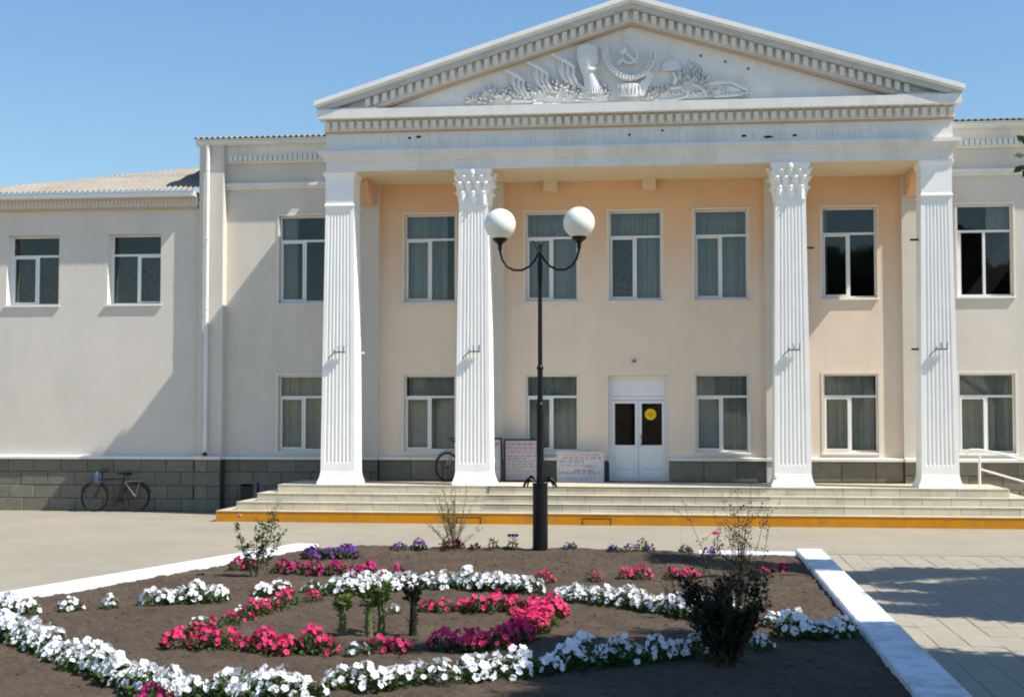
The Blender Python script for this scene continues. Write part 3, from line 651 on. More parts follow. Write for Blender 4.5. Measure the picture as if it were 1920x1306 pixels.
for i in range(46):
    px = r.uniform(884, 952); py = 196 - (px - 884) * .12 - r.uniform(0, 22) * (1 - abs(px - 915) / 60); leafy(px, py, r.uniform(-.6, 3.4), r.uniform(.10, .2), r.uniform(.03, .05), b)
b.ob('laurel', rel, tymp); b = B()
for pts in (((955, 196), (972, 176), (1000, 172), (1030, 166), (1062, 168), (1085, 174), (1110, 172), (1136, 180), (1142, 192)), ):
    b.prism([TP(*p) for p in pts], YT - .05, YT)
for i in range(120):
    px = r.uniform(950, 1140); py = 190 - (px - 950) * .03 - r.uniform(0, 24); leafy(px, py, r.uniform(-.8, 3.6), r.uniform(.08, .2), r.uniform(.025, .05), b)
for x_, y_, l in ((1000, 196, 60), (960, 190, 40), (1075, 190, 34)): b.tube([(TP(x_, y_)[0], YT - .08, TP(x_, y_)[1]), (TP(x_ + l, y_ + 2)[0], YT - .08, TP(x_ + l, y_ + 2)[1])], .03, 6)
b.ob('leaf_relief', rel, tymp); b = B()
for pts in (((1206, 190), (1222, 172), (1255, 163), (1285, 158), (1300, 146), (1318, 152), (1345, 158), (1385, 166), (1405, 182)), ):
    b.prism([TP(*p) for p in pts], YT - .05, YT)
for i in range(46):
    px = r.uniform(1278, 1330); py = 168 - r.uniform(0, 38) * (1 - abs(px - 1295) / 45); leafy(px, py, r.uniform(.8, 2.4), r.uniform(.10, .24), r.uniform(.02, .04), b)
for i in range(60):
    px = r.uniform(1290, 1400); py = 186 - r.uniform(0, 26) * (1 - abs(px - 1335) / 85); leafy(px, py, r.uniform(-.6, 3.4), r.uniform(.07, .16), r.uniform(.02, .04), b)
for i in range(60):
    px = r.uniform(1206, 1292); py = 190 - r.uniform(0, 24); leafy(px, py, r.uniform(-.6, 3.4), r.uniform(.07, .16), r.uniform(.02, .04), b)
for pts in ([(1340, 184), (1380, 180), (1402, 176), (1398, 168), (1372, 157), (1345, 156), (1325, 160)], [(1225, 190), (1260, 190), (1288, 183), (1292, 173), (1282, 165), (1255, 168)], [(1300, 160), (1318, 170), (1326, 184)]):
    b.tube([(TP(*p)[0], YT - .08, TP(*p)[1]) for p in pts], [.02 + .02 * (i % 2) + .01 for i in range(len(pts))], 6)
b.ob('leaf_relief', rel, tymp)
b = B()
for p in ((1314, 105), (1360, 116), (1403, 129)):
    a = TP(*p); b.add([(a[0] + .036 * math.cos(i * math.pi / 4), YT - .004, a[1] + .036 * math.sin(i * math.pi / 4)) for i in range(8)], [tuple(range(8))])
b.ob('fixing_hole', M['steelgrey'], tymp)
# ---- wing cornices
for x0, x1, dd0, m0, m1 in ((-11.74, -8.10, -10.97, -11.04, -8.35), (6.0, 9.69, 6.15, 6.0, 8.95)):
    B().box(x0, x1, -.43, .3, 8.93, 9.03).ob('wing_fascia', M['white'], bld)
    B().box(x0, x1, -.455, -.431, 8.985, 9.06).ob('wing_flashing', M['zinc'], bld)
    wc = B().box(max(x0, -11.04), min(x1, 8.95), YW - .10, YW, 8.50, 8.93).ob('wing_frieze', M['white'], bld)
    wd_ = B().chbox(-.05, .05, -.07, 0, 0, .15, .006).mesh('dentil', M['white'])
    k = 0
    while dd0 + k * .125 < min(x1, 8.9) - .05: obj('dentil', wd_, wc, (dd0 + .06 + k * .125, YW - .10, 8.545)); k += 1
    b = B(); b.box(m0, m1, YW - .12, YW, 7.93, 8.01); b.box(m0, m1, YW - .07, YW, 7.86, 7.93); b.ob('string_moulding', M['white'], bld)
# side wing cornice
for x0, x1 in ((-30, -11.70), (9.61, 28)):
    B().box(x0, x1, YL - .10, YL, 7.44, 7.66).ob('eave_frieze', M['cream'], bld)
    B().box(x0, x1, YL - .125, YL, 7.40, 7.44).ob('ochre_line', M['orange_line'], bld)
    B().box(x0, x1, YL - .32, .3, 7.66, 7.70).ob('eave_soffit', M['cream'], bld)
    B().box(x0, x1, YL - .34, YL - .30, 7.67, 7.775).ob('eave_fascia', M['zinc'], bld)
eb = B().box(-.022, .022, -.03, 0, 0, .13).mesh('eave_bracket', M['cream'])
ef = [o for o in bld.children if o.name.startswith('eave_frieze')][0]
for k in range(58): obj('dentil', eb, ef, (-17.4 + k * .098, YL - .10, 7.51))
# ---- corrugated roofs
def corr_sheet(x0, x1, yfun, z0, slope, y0, name, parent, th=.012, per=.14, amp=.026, m=None):
    b = B(); n = max(2, int((x1 - x0) / per * 8)); top = []; bot = []
    for i in range(n + 1):
        x = x0 + (x1 - x0) * i / n; a = amp * math.sin(x / per * 2 * math.pi); y1 = yfun(x)
        if y1 < y0 + .01: y1 = y0 + .01
        top += [(x, y0, z0 + a + th), (x, y1, z0 + (y1 - y0) * slope + a + th)]; bot += [(x, y0, z0 + a), (x, y1, z0 + (y1 - y0) * slope + a)]
    o = len(top); fs = []
    for i in range(n):
        fs += [(2 * i, 2 * i + 2, 2 * i + 3, 2 * i + 1), (o + 2 * i, o + 2 * i + 1, o + 2 * i + 3, o + 2 * i + 2), (2 * i, o + 2 * i, o + 2 * i + 2, 2 * i + 2), (2 * i + 1, 2 * i + 3, o + 2 * i + 3, o + 2 * i + 1)]
    fs += [(0, 1, o + 1, o), (2 * n, o + 2 * n, o + 2 * n + 1, 2 * n + 1)]
    b.add(top + bot, fs); return b.ob(name, m or M['roofsheet'], parent, smooth=False)
SLP = math.tan(R(21)); ye = YL - .38; ze = 7.80
# hip line of the left side wing, found from where its top edge is seen
def onroof(px, py):
    d = ray(px, py); t = (ze + (CAM.y - ye) * SLP - CAM.z) / (d.z - d.y * SLP); return CAM + d * t
h0 = onroof(0, 352); h1 = onroof(372, 316)
ks = (h1.y - h0.y) / (h1.x - h0.x)
roofL = B().box(-29.9, -11.72, YL - .295, .5, 7.701, 7.79).ob('side_roof', M['roofedge'], bld)
x = -19.0
while x < -11.75:
    xe = min(x + 1.08, -11.72)
    for r0, r1 in ((0, 1.6), (1.6, 3.2), (3.2, 4.8)):
        fn = lambda X, r1=r1: min(ye + r1 + .08, h0.y + (X - h0.x) * ks)
        if max(fn(x), fn(xe)) > ye + r0 + .05:
            corr_sheet(x + .002, xe + .03, fn, ze + r0 * SLP + (.014 if r0 else 0) + rnd.uniform(0, .004), SLP, ye + r0, 'roof_sheet', roofL)
    x += 1.08
for x0, x1, s in ((-11.77, -8.12, 0), (6.02, 9.8, 0)):
    rf = B().box(x0 + .1, x1, -.55, .6, 9.031, 9.05).ob('wing_roof', M['roofedge'], bld); x = x0
    while x < x1 - .05:
        xe = min(x + 1.08, x1); corr_sheet(x, xe, lambda X: 7.0, 9.09, .14, -.49, 'roof_sheet', rf, amp=.024); x = xe
for x0, x1 in ((9.8, 28),): corr_sheet(x0, x1, lambda X: 6., 7.80, SLP, ye, 'roof_sheet', bld)
B().box(-8.12, 6.02, .6, 8.9, 9.0, 9.04).ob('wing_roof', M['roofedge'], bld)
# ---- downpipe on the left corner pier
dp = B(); dx = -11.42; dy = -.47
dp.tube([(dx, dy, 8.93), (dx, dy, 8.8), (dx, dy, 8.66), (dx, dy, 1.60), (dx, dy - .02, 1.52), (dx + .03, dy - .12, 1.43)], .052, 10)
for z in (8.3, 6.6, 4.9, 3.2): dp.lathe([(.058, z), (.062, z + .02), (.058, z + .04)], (dx, dy), 10)
dpo = dp.ob('downpipe', M['white'], bld, smooth=False)
B().lathe([(.05, 1.36), (.06, 1.39), (.06, 1.42), (.05, 1.44)], (dx + .04, dy - .13), 8).ob('downpipe_mouth', M['scardark'], dpo)
dp = B(); dp.tube([(dx + 2.0, -.6, 8.9)] * 2, .01) if False else None
# ------------------------------------------------------------------ entrance steps
stp = thing('entrance_steps', 'wide tiled entrance steps with a broad ochre-yellow painted bottom riser', 'steps', (0, 0, 0))
YS = [-2.22, -2.55, -2.88, -3.21]; XL = [-9.10, -9.48, -9.85, -10.21]; XR = [7.0, 7.38, 7.75, 8.11]; ZS = [.77, .593, .417, .24]
core = B()
for i in range(4):
    zb = ZS[i + 1] if i < 3 else 0
    core.box(XL[i] + .012, XR[i] - .012, YS[i] + .012, -.17, zb, ZS[i] - .012)
core.ob('step_core', M['grout'], stp)
B().box(XL[3], XR[3], YS[3], YS[3] + .012, 0, .235).box(XL[3], XL[3] + .012, YS[3] + .012, -.17, 0, .235).box(XR[3] - .012, XR[3], YS[3] + .012, -.17, 0, .235).ob('painted_riser', M['yellow'], stp)
for i in range(4):
    zb = ZS[i + 1] if i < 3 else 0; x = XL[i]; off = [0, .2, .1, .25][i]; tw = .60
    if i < 3:
        xs = [XL[i]] + [XL[i] + off + tw * k for k in range(1, 60) if XL[i] + off + tw * k < XR[i] - .1] + [XR[i]]
        for a, b_ in zip(xs[:-1], xs[1:]):
            B().chbox(a + .004, b_ - .004, YS[i] - rnd.uniform(0, .003), YS[i] + .012, zb + .003, ZS[i] - .018, .004).ob('riser_tile', M['step'], stp)
    # tread tiles: front strip slightly overhanging
    dpt = .34 if i else .42
    xs = [XL[i]] + [XL[i] + off + tw * k for k in range(1, 60) if XL[i] + off + tw * k < XR[i] - .1] + [XR[i]]
    for a, b_ in zip(xs[:-1], xs[1:]):
        B().box(a + .003, b_ - .003, YS[i] - .012, YS[i] + dpt, ZS[i] - .014, ZS[i] + rnd.uniform(0, .002)).ob('tread_tile', M['step'], stp)
    # side treads
    if i: 
        B().box(XL[i] - .01, XL[i - 1] + .01, YS[i] + dpt + .003, -.17, ZS[i] - .014, ZS[i]).ob('tread_tile', M['step'], stp)
        B().box(XR[i - 1] - .01, XR[i] + .01, YS[i] + dpt + .003, -.17, ZS[i] - .014, ZS[i]).ob('tread_tile', M['step'], stp)
B().box(XL[0], XR[0], YS[0] + .423, -.17, LANDZ - .014, LANDZ).ob('landing_slab', M['step'], stp)
nx0 = Uy(916, 915, YS[0]).x; nx1 = Uy(1442, 915, YS[0]).x
for i in (0, 1, 2): B().box(nx0, nx1, YS[i] - .020, YS[i] - .0125, (.740, .563, .387)[i], (.757, .580, .404)[i]).ob('nosing_strip', M['nosing'], stp)
B().box(nx0 - .01, nx0 + .01, YS[0] - .012, YS[0] - .003, .6, .745).ob('nosing_strip', M['nosing'], stp)
for px, wpx, lab in ((1118, 54, 'black boot scraper standing at the foot of the steps right of the lamp post'), (873, 46, 'black boot scraper at the foot of the steps behind the thin shrub')):
    p = Uz(px, 985); hw = wpx / 2 / 86; b = B(); yy = YS[3] - .06
    b.box(p.x - hw, p.x + hw, yy - .01, yy + .01, .13, .15); b.box(p.x - hw, p.x - hw + .02, yy - .01, yy + .01, 0, .13); b.box(p.x + hw - .02, p.x + hw, yy - .01, yy + .01, 0, .13)
    b.ob('boot_scraper', M['black'], label=lab, cat='boot scraper')
# handrail on the right
p = Uy(1837, 900, -1.95); hx = p.x
hr = thing('handrail', 'white painted metal handrail sloping down beside the rightmost column', 'handrail', (hx, -1.95, 0))
b = B(); b.tube([(0, 0, LANDZ), (0, 0, 1.50)], .028, 8).ob('post', M['railwhite'], hr)
B().tube([(-.28, .0, 1.50), (-.20, 0, 1.60), (0, 0, 1.60), (.55, 0, 1.50), (2.0, 0, 1.05), (2.05, 0, .98)], .026, 8).ob('top_rail', M['railwhite'], hr)
B().tube([(0.02, 0, 1.18), (1.95, 0, .62)], .022, 8).ob('lower_rail', M['railwhite'], hr)
B().tube([(1.95, 0, .0), (1.95, 0, 1.05)], .026, 8).ob('post', M['railwhite'], hr)
# ------------------------------------------------------------------ notice boards leaning on the wall
def scribble(b, x0, x1, z, h, r, y):
    x = x0
    while x < x1 - .01:
        wl_ = r.uniform(.05, .16); xe = min(x + wl_, x1)
        while x < xe:
            s = r.uniform(.012, .024); b.box(x, x + .008, y, y + .002, z - h * r.uniform(.35, .5), z + h * r.uniform(.35, .5))
            if r.random() < .6: b.box(x + .008, x + s, y, y + .002, z + r.choice((-.3, 0, .3)) * h, z + r.choice((-.3, 0, .3)) * h + .008) if False else b.box(x + .008, x + s, y, y + .002, z - .004, z + .006)
            x += s + .006
        x += .035
def board(px0, px1, py0, py1, y, lab, frame, face, rows, lean=.10, fw=.04):
    a = Uy(px0, py1, y); c_ = Uy(px1, py0, y); wd = c_.x - a.x; h = c_.z - LANDZ
    t = thing('notice_board', lab, 'notice board', (a.x + wd / 2, y - .08, LANDZ)); t.rotation_euler = (-lean, 0, 0)
    f = B(); f.box(-wd / 2, -wd / 2 + fw, -.02, .02, 0, h); f.box(wd / 2 - fw, wd / 2, -.02, .02, 0, h); f.box(-wd / 2 + fw, wd / 2 - fw, -.02, .02, 0, fw); f.box(-wd / 2 + fw, wd / 2 - fw, -.02, .02, h - fw, h)
    f.ob('frame', frame, t); B().box(-wd / 2 + fw, wd / 2 - fw, -.006, .012, fw, h - fw).ob('board_face', face, t)
    r = random.Random(int(px0)); byi = {}
    for z, hh, ink, u0, u1 in rows:
        scribble(byi.setdefault(ink, B()), -wd / 2 + fw + .02 + (wd - 2 * fw) * u0, -wd / 2 + fw + (wd - 2 * fw - .03) * u1, z * h, hh, r, -.0085)
    for ink, bb_ in byi.items(): bb_.ob('handwriting', M[ink], t, kind='stuff')
    return t
board(908, 943, 820, 903, -.25, 'dark-framed white notice board half hidden behind the second column', M['boarddark'], M['boardwhite'], [(.86, .07, 'inkdark', 0, 1), (.78, .05, 'inkdark', .1, .8), (.3, .03, 'inkdark', 0, 1)], lean=-.06)
board(946, 1018, 822, 903, -.22, 'dark-framed notice board with a red heading left behind the lamp post', M['boarddark'], M['boardlilac'],
      [(.88, .05, 'inkdark', .05, .95), (.79, .075, 'inkred', 0, .98), (.70, .055, 'inkred', .05, .95)] + [(z, .03, 'inkdark', .02, r_) for z, r_ in ((.6, .9), (.54, .7), (.48, .95), (.42, .8), (.36, .9), (.30, .5), (.24, .85), (.17, .7), (.11, .6))], lean=-.06)
board(1045, 1133, 846, 905, -.22, 'white board with red, blue and purple handwriting leaning left of the door', M['boardwhite'], M['boardwhite'],
      [(.91, .05, 'inkorange', .1, .95), (.80, .08, 'inkred', .08, .98), (.68, .09, 'inkblue', .02, .62), (.55, .06, 'inkorange', .05, .75), (.52, .035, 'inkdark', .6, .85), (.38, .06, 'inkdark', .35, .8), (.30, .09, 'inkpurple', .0, .95), (.12, .03, 'inkred', .05, .9)], lean=-.08, fw=.03)
b = B(); p = Uy(1140, 905, -.16); b.box(p.x - .04, p.x + .03, -.20, -.12, LANDZ, LANDZ + .45); b.box(p.x - .02, p.x + .01, -.18, -.14, LANDZ + .45, LANDZ + .5)
b.ob('door_stop_post', M['boarddark'], label='short dark post standing at the left side of the white entrance door', cat='post')
# ------------------------------------------------------------------ litter bin
t = thing('litter_bin', 'dark box-shaped litter bin standing at the left end of the steps', 'litter bin', (-10.0, -1.5, .24), R(-4))
b = B(); W_ = .145; 
b.box(-W_, W_, -.16, -.14, .04, .46); b.box(-W_, W_, .14, .16, .04, .50); b.box(-W_, W_, -.14, .14, .04, .06); b.box(-W_, -W_ + .02, -.14, .14, .06, .50); 
b.ob('bin_body', M['black'], t); B().box(W_ - .02, W_ + .06, -.14, .14, .06, .50).box(-W_ - .02, W_ + .06, -.17, .17, .505, .53).ob('bin_side', M['boarddark'], t)
B().box(-W_, -W_ + .04, -.16, -.12, 0, .04).box(W_ - .04, W_, -.16, -.12, 0, .04).box(-W_, -W_ + .04, .12, .16, 0, .04).box(W_ - .04, W_, .12, .16, 0, .04).ob('foot', M['black'], t)
# ------------------------------------------------------------------ bicycles
def bicycle(lab, loc, rz_, paint, lean=.06):
    t = thing('bicycle', lab, 'bicycle', loc, rz_, 'bicycles parked at the building'); t.rotation_euler = (lean, 0, rz_)
    wr_ = .335
    for wx_ in (-.52, .52):
        ty = B(); n = 28; rs = []
        for i in range(n + 1):
            a = 2 * math.pi * i / n; c_ = Vector((wx_ + wr_ * math.cos(a), 0, wr_ + wr_ * math.sin(a) + .018)); o_ = Vector((math.cos(a), 0, math.sin(a)))
            rs.append([c_ + o_ * .02 * math.cos(k * math.pi / 3) + Vector((0, .02 * math.sin(k * math.pi / 3), 0)) for k in range(6)])
        wh = ty.rings(rs, cap=False).ob('wheel', M['rubber'], t)
        sp = B()
        for i in range(16):
            a = 2 * math.pi * i / 16; sp.tube([(wx_ + .03 * math.cos(a), (.025 if i % 2 else -.025), wr_ + .018 + .03 * math.sin(a)), (wx_ + (wr_ - .02) * math.cos(a + .1), 0, wr_ + .018 + (wr_ - .02) * math.sin(a + .1))], .0022, 3)
        sp.tube([(wx_, -.05, wr_ + .018), (wx_, .05, wr_ + .018)], .022, 8)
        sp.ob('spokes', M['chrome'], wh)
        rm = B(); rs = []
        for i in range(n + 1):
            a = 2 * math.pi * i / n; rs.append([Vector((wx_ + (wr_ - .025 + dr) * math.cos(a), dy_, wr_ + .018 + (wr_ - .025 + dr) * math.sin(a))) for dr, dy_ in ((.008, .014), (.008, -.014), (-.008, -.008), (-.008, .008))])
        rm.rings(rs, cap=False).ob('rim', M['chrome'], wh)
        fd = B(); pts = [(wx_ + (wr_ + .045) * math.cos(R(a)), 0, wr_ + .018 + (wr_ + .045) * math.sin(R(a))) for a in range(20, 166, 12)]; fd.tube(pts, .016, 6); fd.ob('mudguard', paint, wh)
    hz = wr_ + .018; bbk = (-.06, 0, .29); seat = (-.20, 0, .80); head = (.36, 0, .80); hd2 = (.39, 0, .68)
    f = B()
    for a, c_ in ((bbk, seat), (seat, (head[0], 0, head[2] - .02)), (bbk, hd2), (head, hd2), (bbk, (-.52, .04, hz)), (bbk, (-.52, -.04, hz)), ((-.19, .02, .76), (-.52, .04, hz)), ((-.19, -.02, .76), (-.52, -.04, hz))): f.tube([a, c_], .017, 7)
    f.ob('frame', paint, t)
    B().tube([hd2, (.43, .04, .55), (.52, .045, hz)], .013, 6).tube([hd2, (.43, -.04, .55), (.52, -.045, hz)], .013, 6).ob('fork', paint, t)
    B().tube([head, (.335, 0, .96)], .014, 6).tube([(.20, -.27, 1.02), (.30, -.22, 1.02), (.36, -.1, .97), (.335, 0, .96), (.36, .1, .97), (.30, .22, 1.02), (.20, .27, 1.02)], .013, 6).tube([(.20, -.27, 1.02), (.10, -.28, 1.02)], .018, 6).tube([(.20, .27, 1.02), (.10, .28, 1.02)], .018, 6).ob('handlebar', M['chrome'], t)
    s = B(); s.tube([seat, (-.225, 0, .90)], .013, 6)
    s.rings([[(-.36, -.09, .90), (-.36, .09, .90), (-.36, .09, .95), (-.36, -.09, .95)], [(-.24, -.10, .89), (-.24, .10, .89), (-.24, .09, .95), (-.24, -.09, .95)], [(-.02, -.025, .92), (-.02, .025, .92), (-.02, .02, .945), (-.02, -.02, .945)]])
    s.ob('saddle', M['black'], t)
    k = B(); k.lathe([(.09, -.008), (.09, .008)], n=16); k.v = [(x + bbk[0], z - .04, y + bbk[2]) for x, y, z in k.v]
    k.tube([bbk, (bbk[0] + .12, -.06, bbk[2] - .12)], .01, 5).tube([bbk, (bbk[0] - .12, .06, bbk[2] + .12)], .01, 5).box(bbk[0] + .08, bbk[0] + .17, -.14, -.06, bbk[2] - .135, bbk[2] - .11).box(bbk[0] - .17, bbk[0] - .08, .06, .14, bbk[2] + .11, bbk[2] + .135); k.ob('crank', M['chrome'], t)
    c2 = B(); c2.tube([(-.28, .06, .74), (-.68, .06, .74), (-.68, -.06, .74), (-.28, -.06, .74)], .008, 5).tube([(-.62, .06, .74), (-.52, .05, hz)], .007, 5).tube([(-.62, -.06, .74), (-.52, -.05, hz)], .007, 5); c2.ob('rack', M['steelgrey'], t)
    return t
p = Uz(232, 956); b1 = bicycle('dark red bicycle leaning against the stone plinth in the shadow on the left', (p.x, -.62, 0), math.pi, M['redpaint'], lean=-.0)
b1.rotation_euler = (.10, 0, math.pi)
p2 = Uy(868, 906, -.95); bicycle('silver-grey bicycle parked on the landing behind the second column', (p2.x, -.75, LANDZ), R(180 - 28), M['silverpaint'], lean=.04)
hb_ = b1.location + Vector((-.42, -.08, .98))
bg_ = B(); rs = []
for z, wv, dv in ((0, .0, .0), (-.02, .05, .03), (-.12, .10, .07), (-.25, .13, .09), (-.33, .10, .07), (-.36, .03, .02)): rs.append([(wv * math.cos(k * math.pi / 5) * (1 + .15 * math.sin(k * 2.3)), dv * math.sin(k * math.pi / 5), z) for k in range(10)])
bt = bg_.rings(rs).ob('plastic_bag', M['bagblue'], smooth=True, loc=hb_, label='pale blue bag hanging on the handlebar of the dark red bicycle', cat='bag')
bt.rotation_euler = (0, .1, .2)
# ------------------------------------------------------------------ flowerbed
SZ = .12; CZ = .20
BR_o, BL_o = (2.29, -10.0), (-6.50, -10.0)
ldx = (-8.355 + 6.45) / (-16.858 + 10.0)       # left edge direction dx/dy
FY = -27.0
BLf = (BL_o[0] + ldx * (FY - BL_o[1]), FY)
CWD = .43; sl_in = CWD / math.cos(math.atan(ldx))
bed = thing('flowerbed_border', 'low whitewashed concrete border round the flowerbed', 'kerb', (0, 0, 0))
def stones(p0, p1, wv, side, n, CZ=CZ):
    p0 = Vector(p0); p1 = Vector(p1); d_ = (p1 - p0); L_ = d_.length; d_.normalize(); nn = Vector((-d_.y, d_.x)) * side; st_ = L_ / n
    for i in range(n):
        a = p0 + d_ * (i * st_ + .002); c_ = p0 + d_ * ((i + 1) * st_ - .002); j = rnd.uniform(-.004, .004); e = .02
        lo = [a, c_, c_ + nn * wv, a + nn * wv]; top_in = [a + nn * e, c_ + nn * e, c_ + nn * (wv - e), a + nn * (wv - e)]
        b = B(); jj = [rnd.uniform(-.006, .006) for _ in range(4)]
        b.rings([[(p.x, p.y, -.05) for p in lo], [(p.x, p.y, CZ - e + j) for p in lo], [(p.x, p.y, CZ + j) for p in top_in]])
        b.ob('kerb_stone', M['curb'], bed)
stones((BR_o[0], BR_o[1]), (BR_o[0], FY), CWD, -1, 17)
stones((BR_o[0] - CWD - .003, BR_o[1]), (.3, BR_o[1]), .40, 1, 2, .155)
stones((.297, BR_o[1]), (BL_o[0] + .1, BL_o[1]), .40, 1, 8, .10)
stones((BL_o[0], BL_o[1]), BLf, CWD, 1, 18)
# soil sheet with clods
import bisect
def fbm(x, y, r_=random.Random(5), T={}):
    def g(i, j):
        k = (i, j)
        if k not in T: T[k] = r_.uniform(-1, 1)
        return T[k]
    s = 0; a = 1; f = 1
    for _ in range(3):
        X = x * f; Y = y * f; i = math.floor(X); j = math.floor(Y); u = X - i; v = Y - j; u = u * u * (3 - 2 * u); v = v * v * (3 - 2 * v)
        s += a * ((g(i, j) * (1 - u) + g(i + 1, j) * u) * (1 - v) + (g(i, j + 1) * (1 - u) + g(i + 1, j + 1) * u) * v); a *= .5; f *= 2.1
    return s
def soilz(x, y):
    e = min(1, max(0, (BR_o[0] - CWD - x) / .5), max(0, (BR_o[1] - .4 - y) / .5))
    t = min(1, max(0, (.7 - x) / 1.3)) * min(1, max(0, (y + 12.0) / .9)) * min(1, max(0, (x + 6.6) / 1.2))
    return SZ + .075 * t * t * (3 - 2 * t) + .02 * e * fbm(x * 1.1, y * 1.1) + .016 * fbm(x * 5 + 40, y * 5)
b = B(); ys = []; y = -10.38
while y > FY + .1: ys.append(y); y -= .055 if y > -22.5 else .3
NX = 150; vs = []
for y in ys:
    xl = BL_o[0] + ldx * (y - BL_o[1]) + .2; xr = BR_o[0] - .3
    for i in range(NX + 1):
        x = xl + (xr - xl) * i / NX; vs.append((x, y, soilz(x, y) + rnd.uniform(-.007, .009)))
b.add(vs, [(j * (NX + 1) + i, (j + 1) * (NX + 1) + i, (j + 1) * (NX + 1) + i + 1, j * (NX + 1) + i + 1) for j in range(len(ys) - 1) for i in range(NX)])
b.ob('soil', M['soil'], kind='structure')
# scattered clods
b = B(); r = random.Random(9)
for _ in range(5200):
    y = r.uniform(-22.5, -10.6); x = r.uniform(BL_o[0] + ldx * (y - BL_o[1]) + .6, BR_o[0] - .55); s = r.choice((.005, .007, .010, .014, .02)) * r.uniform(.7, 1.2); z = soilz(x, y) + s * .2
    b.add([(x + s * r.uniform(.7, 1.2), y, z), (x, y + s * r.uniform(.7, 1.2), z), (x - s, y, z), (x, y - s, z), (x + s * .2, y, z + s * r.uniform(.5, .9)), (x, y, z - s)], [(0, 1, 4), (1, 2, 4), (2, 3, 4), (3, 0, 4), (1, 0, 5), (2, 1, 5), (3, 2, 5), (0, 3, 5)])
b.ob('soil_clods', M['soil'], kind='stuff')
# ------------------------------------------------------------------ petunias
def blossom_mesh(m, seed):
    r = random.Random(seed); b = B(); n = 15; vs = [(0, 0, -.25)]
    for i in range(n):
        a = 2 * math.pi * i / n; vs.append((.45 * math.cos(a), .45 * math.sin(a), .0))
    for i in range(n):
        a = 2 * math.pi * i / n; lobe = 1 if i % 3 else .82
        vs.append((lobe * math.cos(a), lobe * math.sin(a), r.uniform(-.12, .16)))
    fs = [(0, 1 + i, 1 + (i + 1) % n) for i in range(n)] + [(1 + i, 1 + n + i, 1 + n + (i + 1) % n, 1 + (i + 1) % n) for i in range(n)]
    b.add(vs, fs); return b.mesh('blossom', m)
BL = {k: [blossom_mesh(M[m], s) for s in range(3)] for k, m in (('w', 'pw'), ('p', 'pp'), ('m', 'pm'), ('v', 'pv'))}
def leafquad(b, c, d_, up_, ln, wd):
    s = d_.cross(up_).normalized() * wd; tip = c + d_ * ln; mid = c + d_ * ln * .5
    b.add([c, mid + s + up_ * wd * .3, tip, mid - s + up_ * wd * .3], [(0, 1, 2, 3)])
def foliage_clump(r, rad, h, n, ls, m):
    b = B()
    for _ in range(n):
        a = r.uniform(0, 6.283); rr = rad * math.sqrt(r.random()); z = h * r.uniform(.05, .9) * (1 - .5 * (rr / rad) ** 2)
        c = Vector((rr * math.cos(a), rr * math.sin(a), z)); d_ = Vector((math.cos(a) * r.uniform(.3, 1) + r.uniform(-.5, .5), math.sin(a) * r.uniform(.3, 1) + r.uniform(-.5, .5), r.uniform(-.2, .9))).normalized()
        leafquad(b, c, d_, d_.orthogonal().normalized(), ls * r.uniform(.7, 1.3), ls * .33)
    return b
PV = []
for v in range(8):
    r = random.Random(100 + v); rad = r.uniform(.13, .17); h = r.uniform(.15, .22)
    fol = foliage_clump(r, rad, h, 130, .055, None).mesh('foliage', M['leaf'])
    bl = []
    nb = r.randint(17, 24)
    for _ in range(nb * 8):
        if len(bl) >= nb: break
        a = r.uniform(0, 6.283); rr = rad * 1.12 * r.random() ** .5; z = h * (1.08 - .55 * (rr / rad) ** 2) + r.uniform(-.02, .03)
        if any((rr * math.cos(a) - q[0]) ** 2 + (rr * math.sin(a) - q[1]) ** 2 + (z - q[2]) ** 2 < .0017 for q in bl): continue
        nrm = Vector((math.cos(a) * rr / rad * 1.2 + r.uniform(-.6, .6), math.sin(a) * rr / rad * 1.2 + r.uniform(-.6, .6) - .3, r.uniform(.35, 1))).normalized()
        bl.append((rr * math.cos(a), rr * math.sin(a), z, nrm.to_track_quat('Z', 'Y'), r.uniform(.028, .043)))
    PV.append((fol, bl))
joined = {}
def joined_bl(v, k, frac):
    key = (v, k, round(frac, 1))
    if key not in joined:
        b = B(); r = random.Random(v); mm = BL[k][0]
        for x, y, z, q, s in PV[v][1]:
            if r.random() > frac: continue
            vs = [Vector((x, y, z)) + q @ (vv.co * s) for vv in mm.vertices]; b.add(vs, [tuple(p.vertices) for p in mm.polygons])
        joined[key] = b.mesh('blossoms', {'w': M['pw'], 'p': M['pp'], 'm': M['pm'], 'v': M['pv']}[k])
    return joined[key]
CN = {'w': 'white', 'p': 'pink', 'm': 'magenta', 'v': 'violet'}
nplant = 0
def plant(px, py, k, label, group, sc=1., dens=1., sp=None):
    global nplant
    p = Uz(px, py, SZ + .01)
    p.x = min(p.x, BR_o[0] - CWD - .12); p.y = min(p.y, -10.5)
    v = rnd.randrange(8); rz_ = rnd.uniform(0, 6.28)
    t = thing('petunia_plant', label, 'flower', (p.x, p.y, soilz(p.x, p.y) - .015), rz_, group)
    t.scale = (sc * rnd.uniform(.9, 1.1),) * 2 + (sc * rnd.uniform(.85, 1.15),)
    obj('foliage', PV[v][0], t); nplant += 1
    dep = (p - CAM).length
    if dep < 18.2:
        for x, y, z, q, s in PV[v][1]:
            if rnd.random() > dens: continue
            o = obj('blossom', rnd.choice(BL[k]), t, (x, y, z)); o.rotation_mode = 'QUATERNION'; o.rotation_quaternion = q; o.scale = (s, s, s)
    else: obj('blossoms', joined_bl(v, k, dens), t)
    return t
ORD = ('first', 'second', 'third', 'fourth', 'fifth', 'sixth', 'seventh', 'eighth', 'ninth', 'tenth', 'eleventh', 'twelfth', 'thirteenth', 'fourteenth')
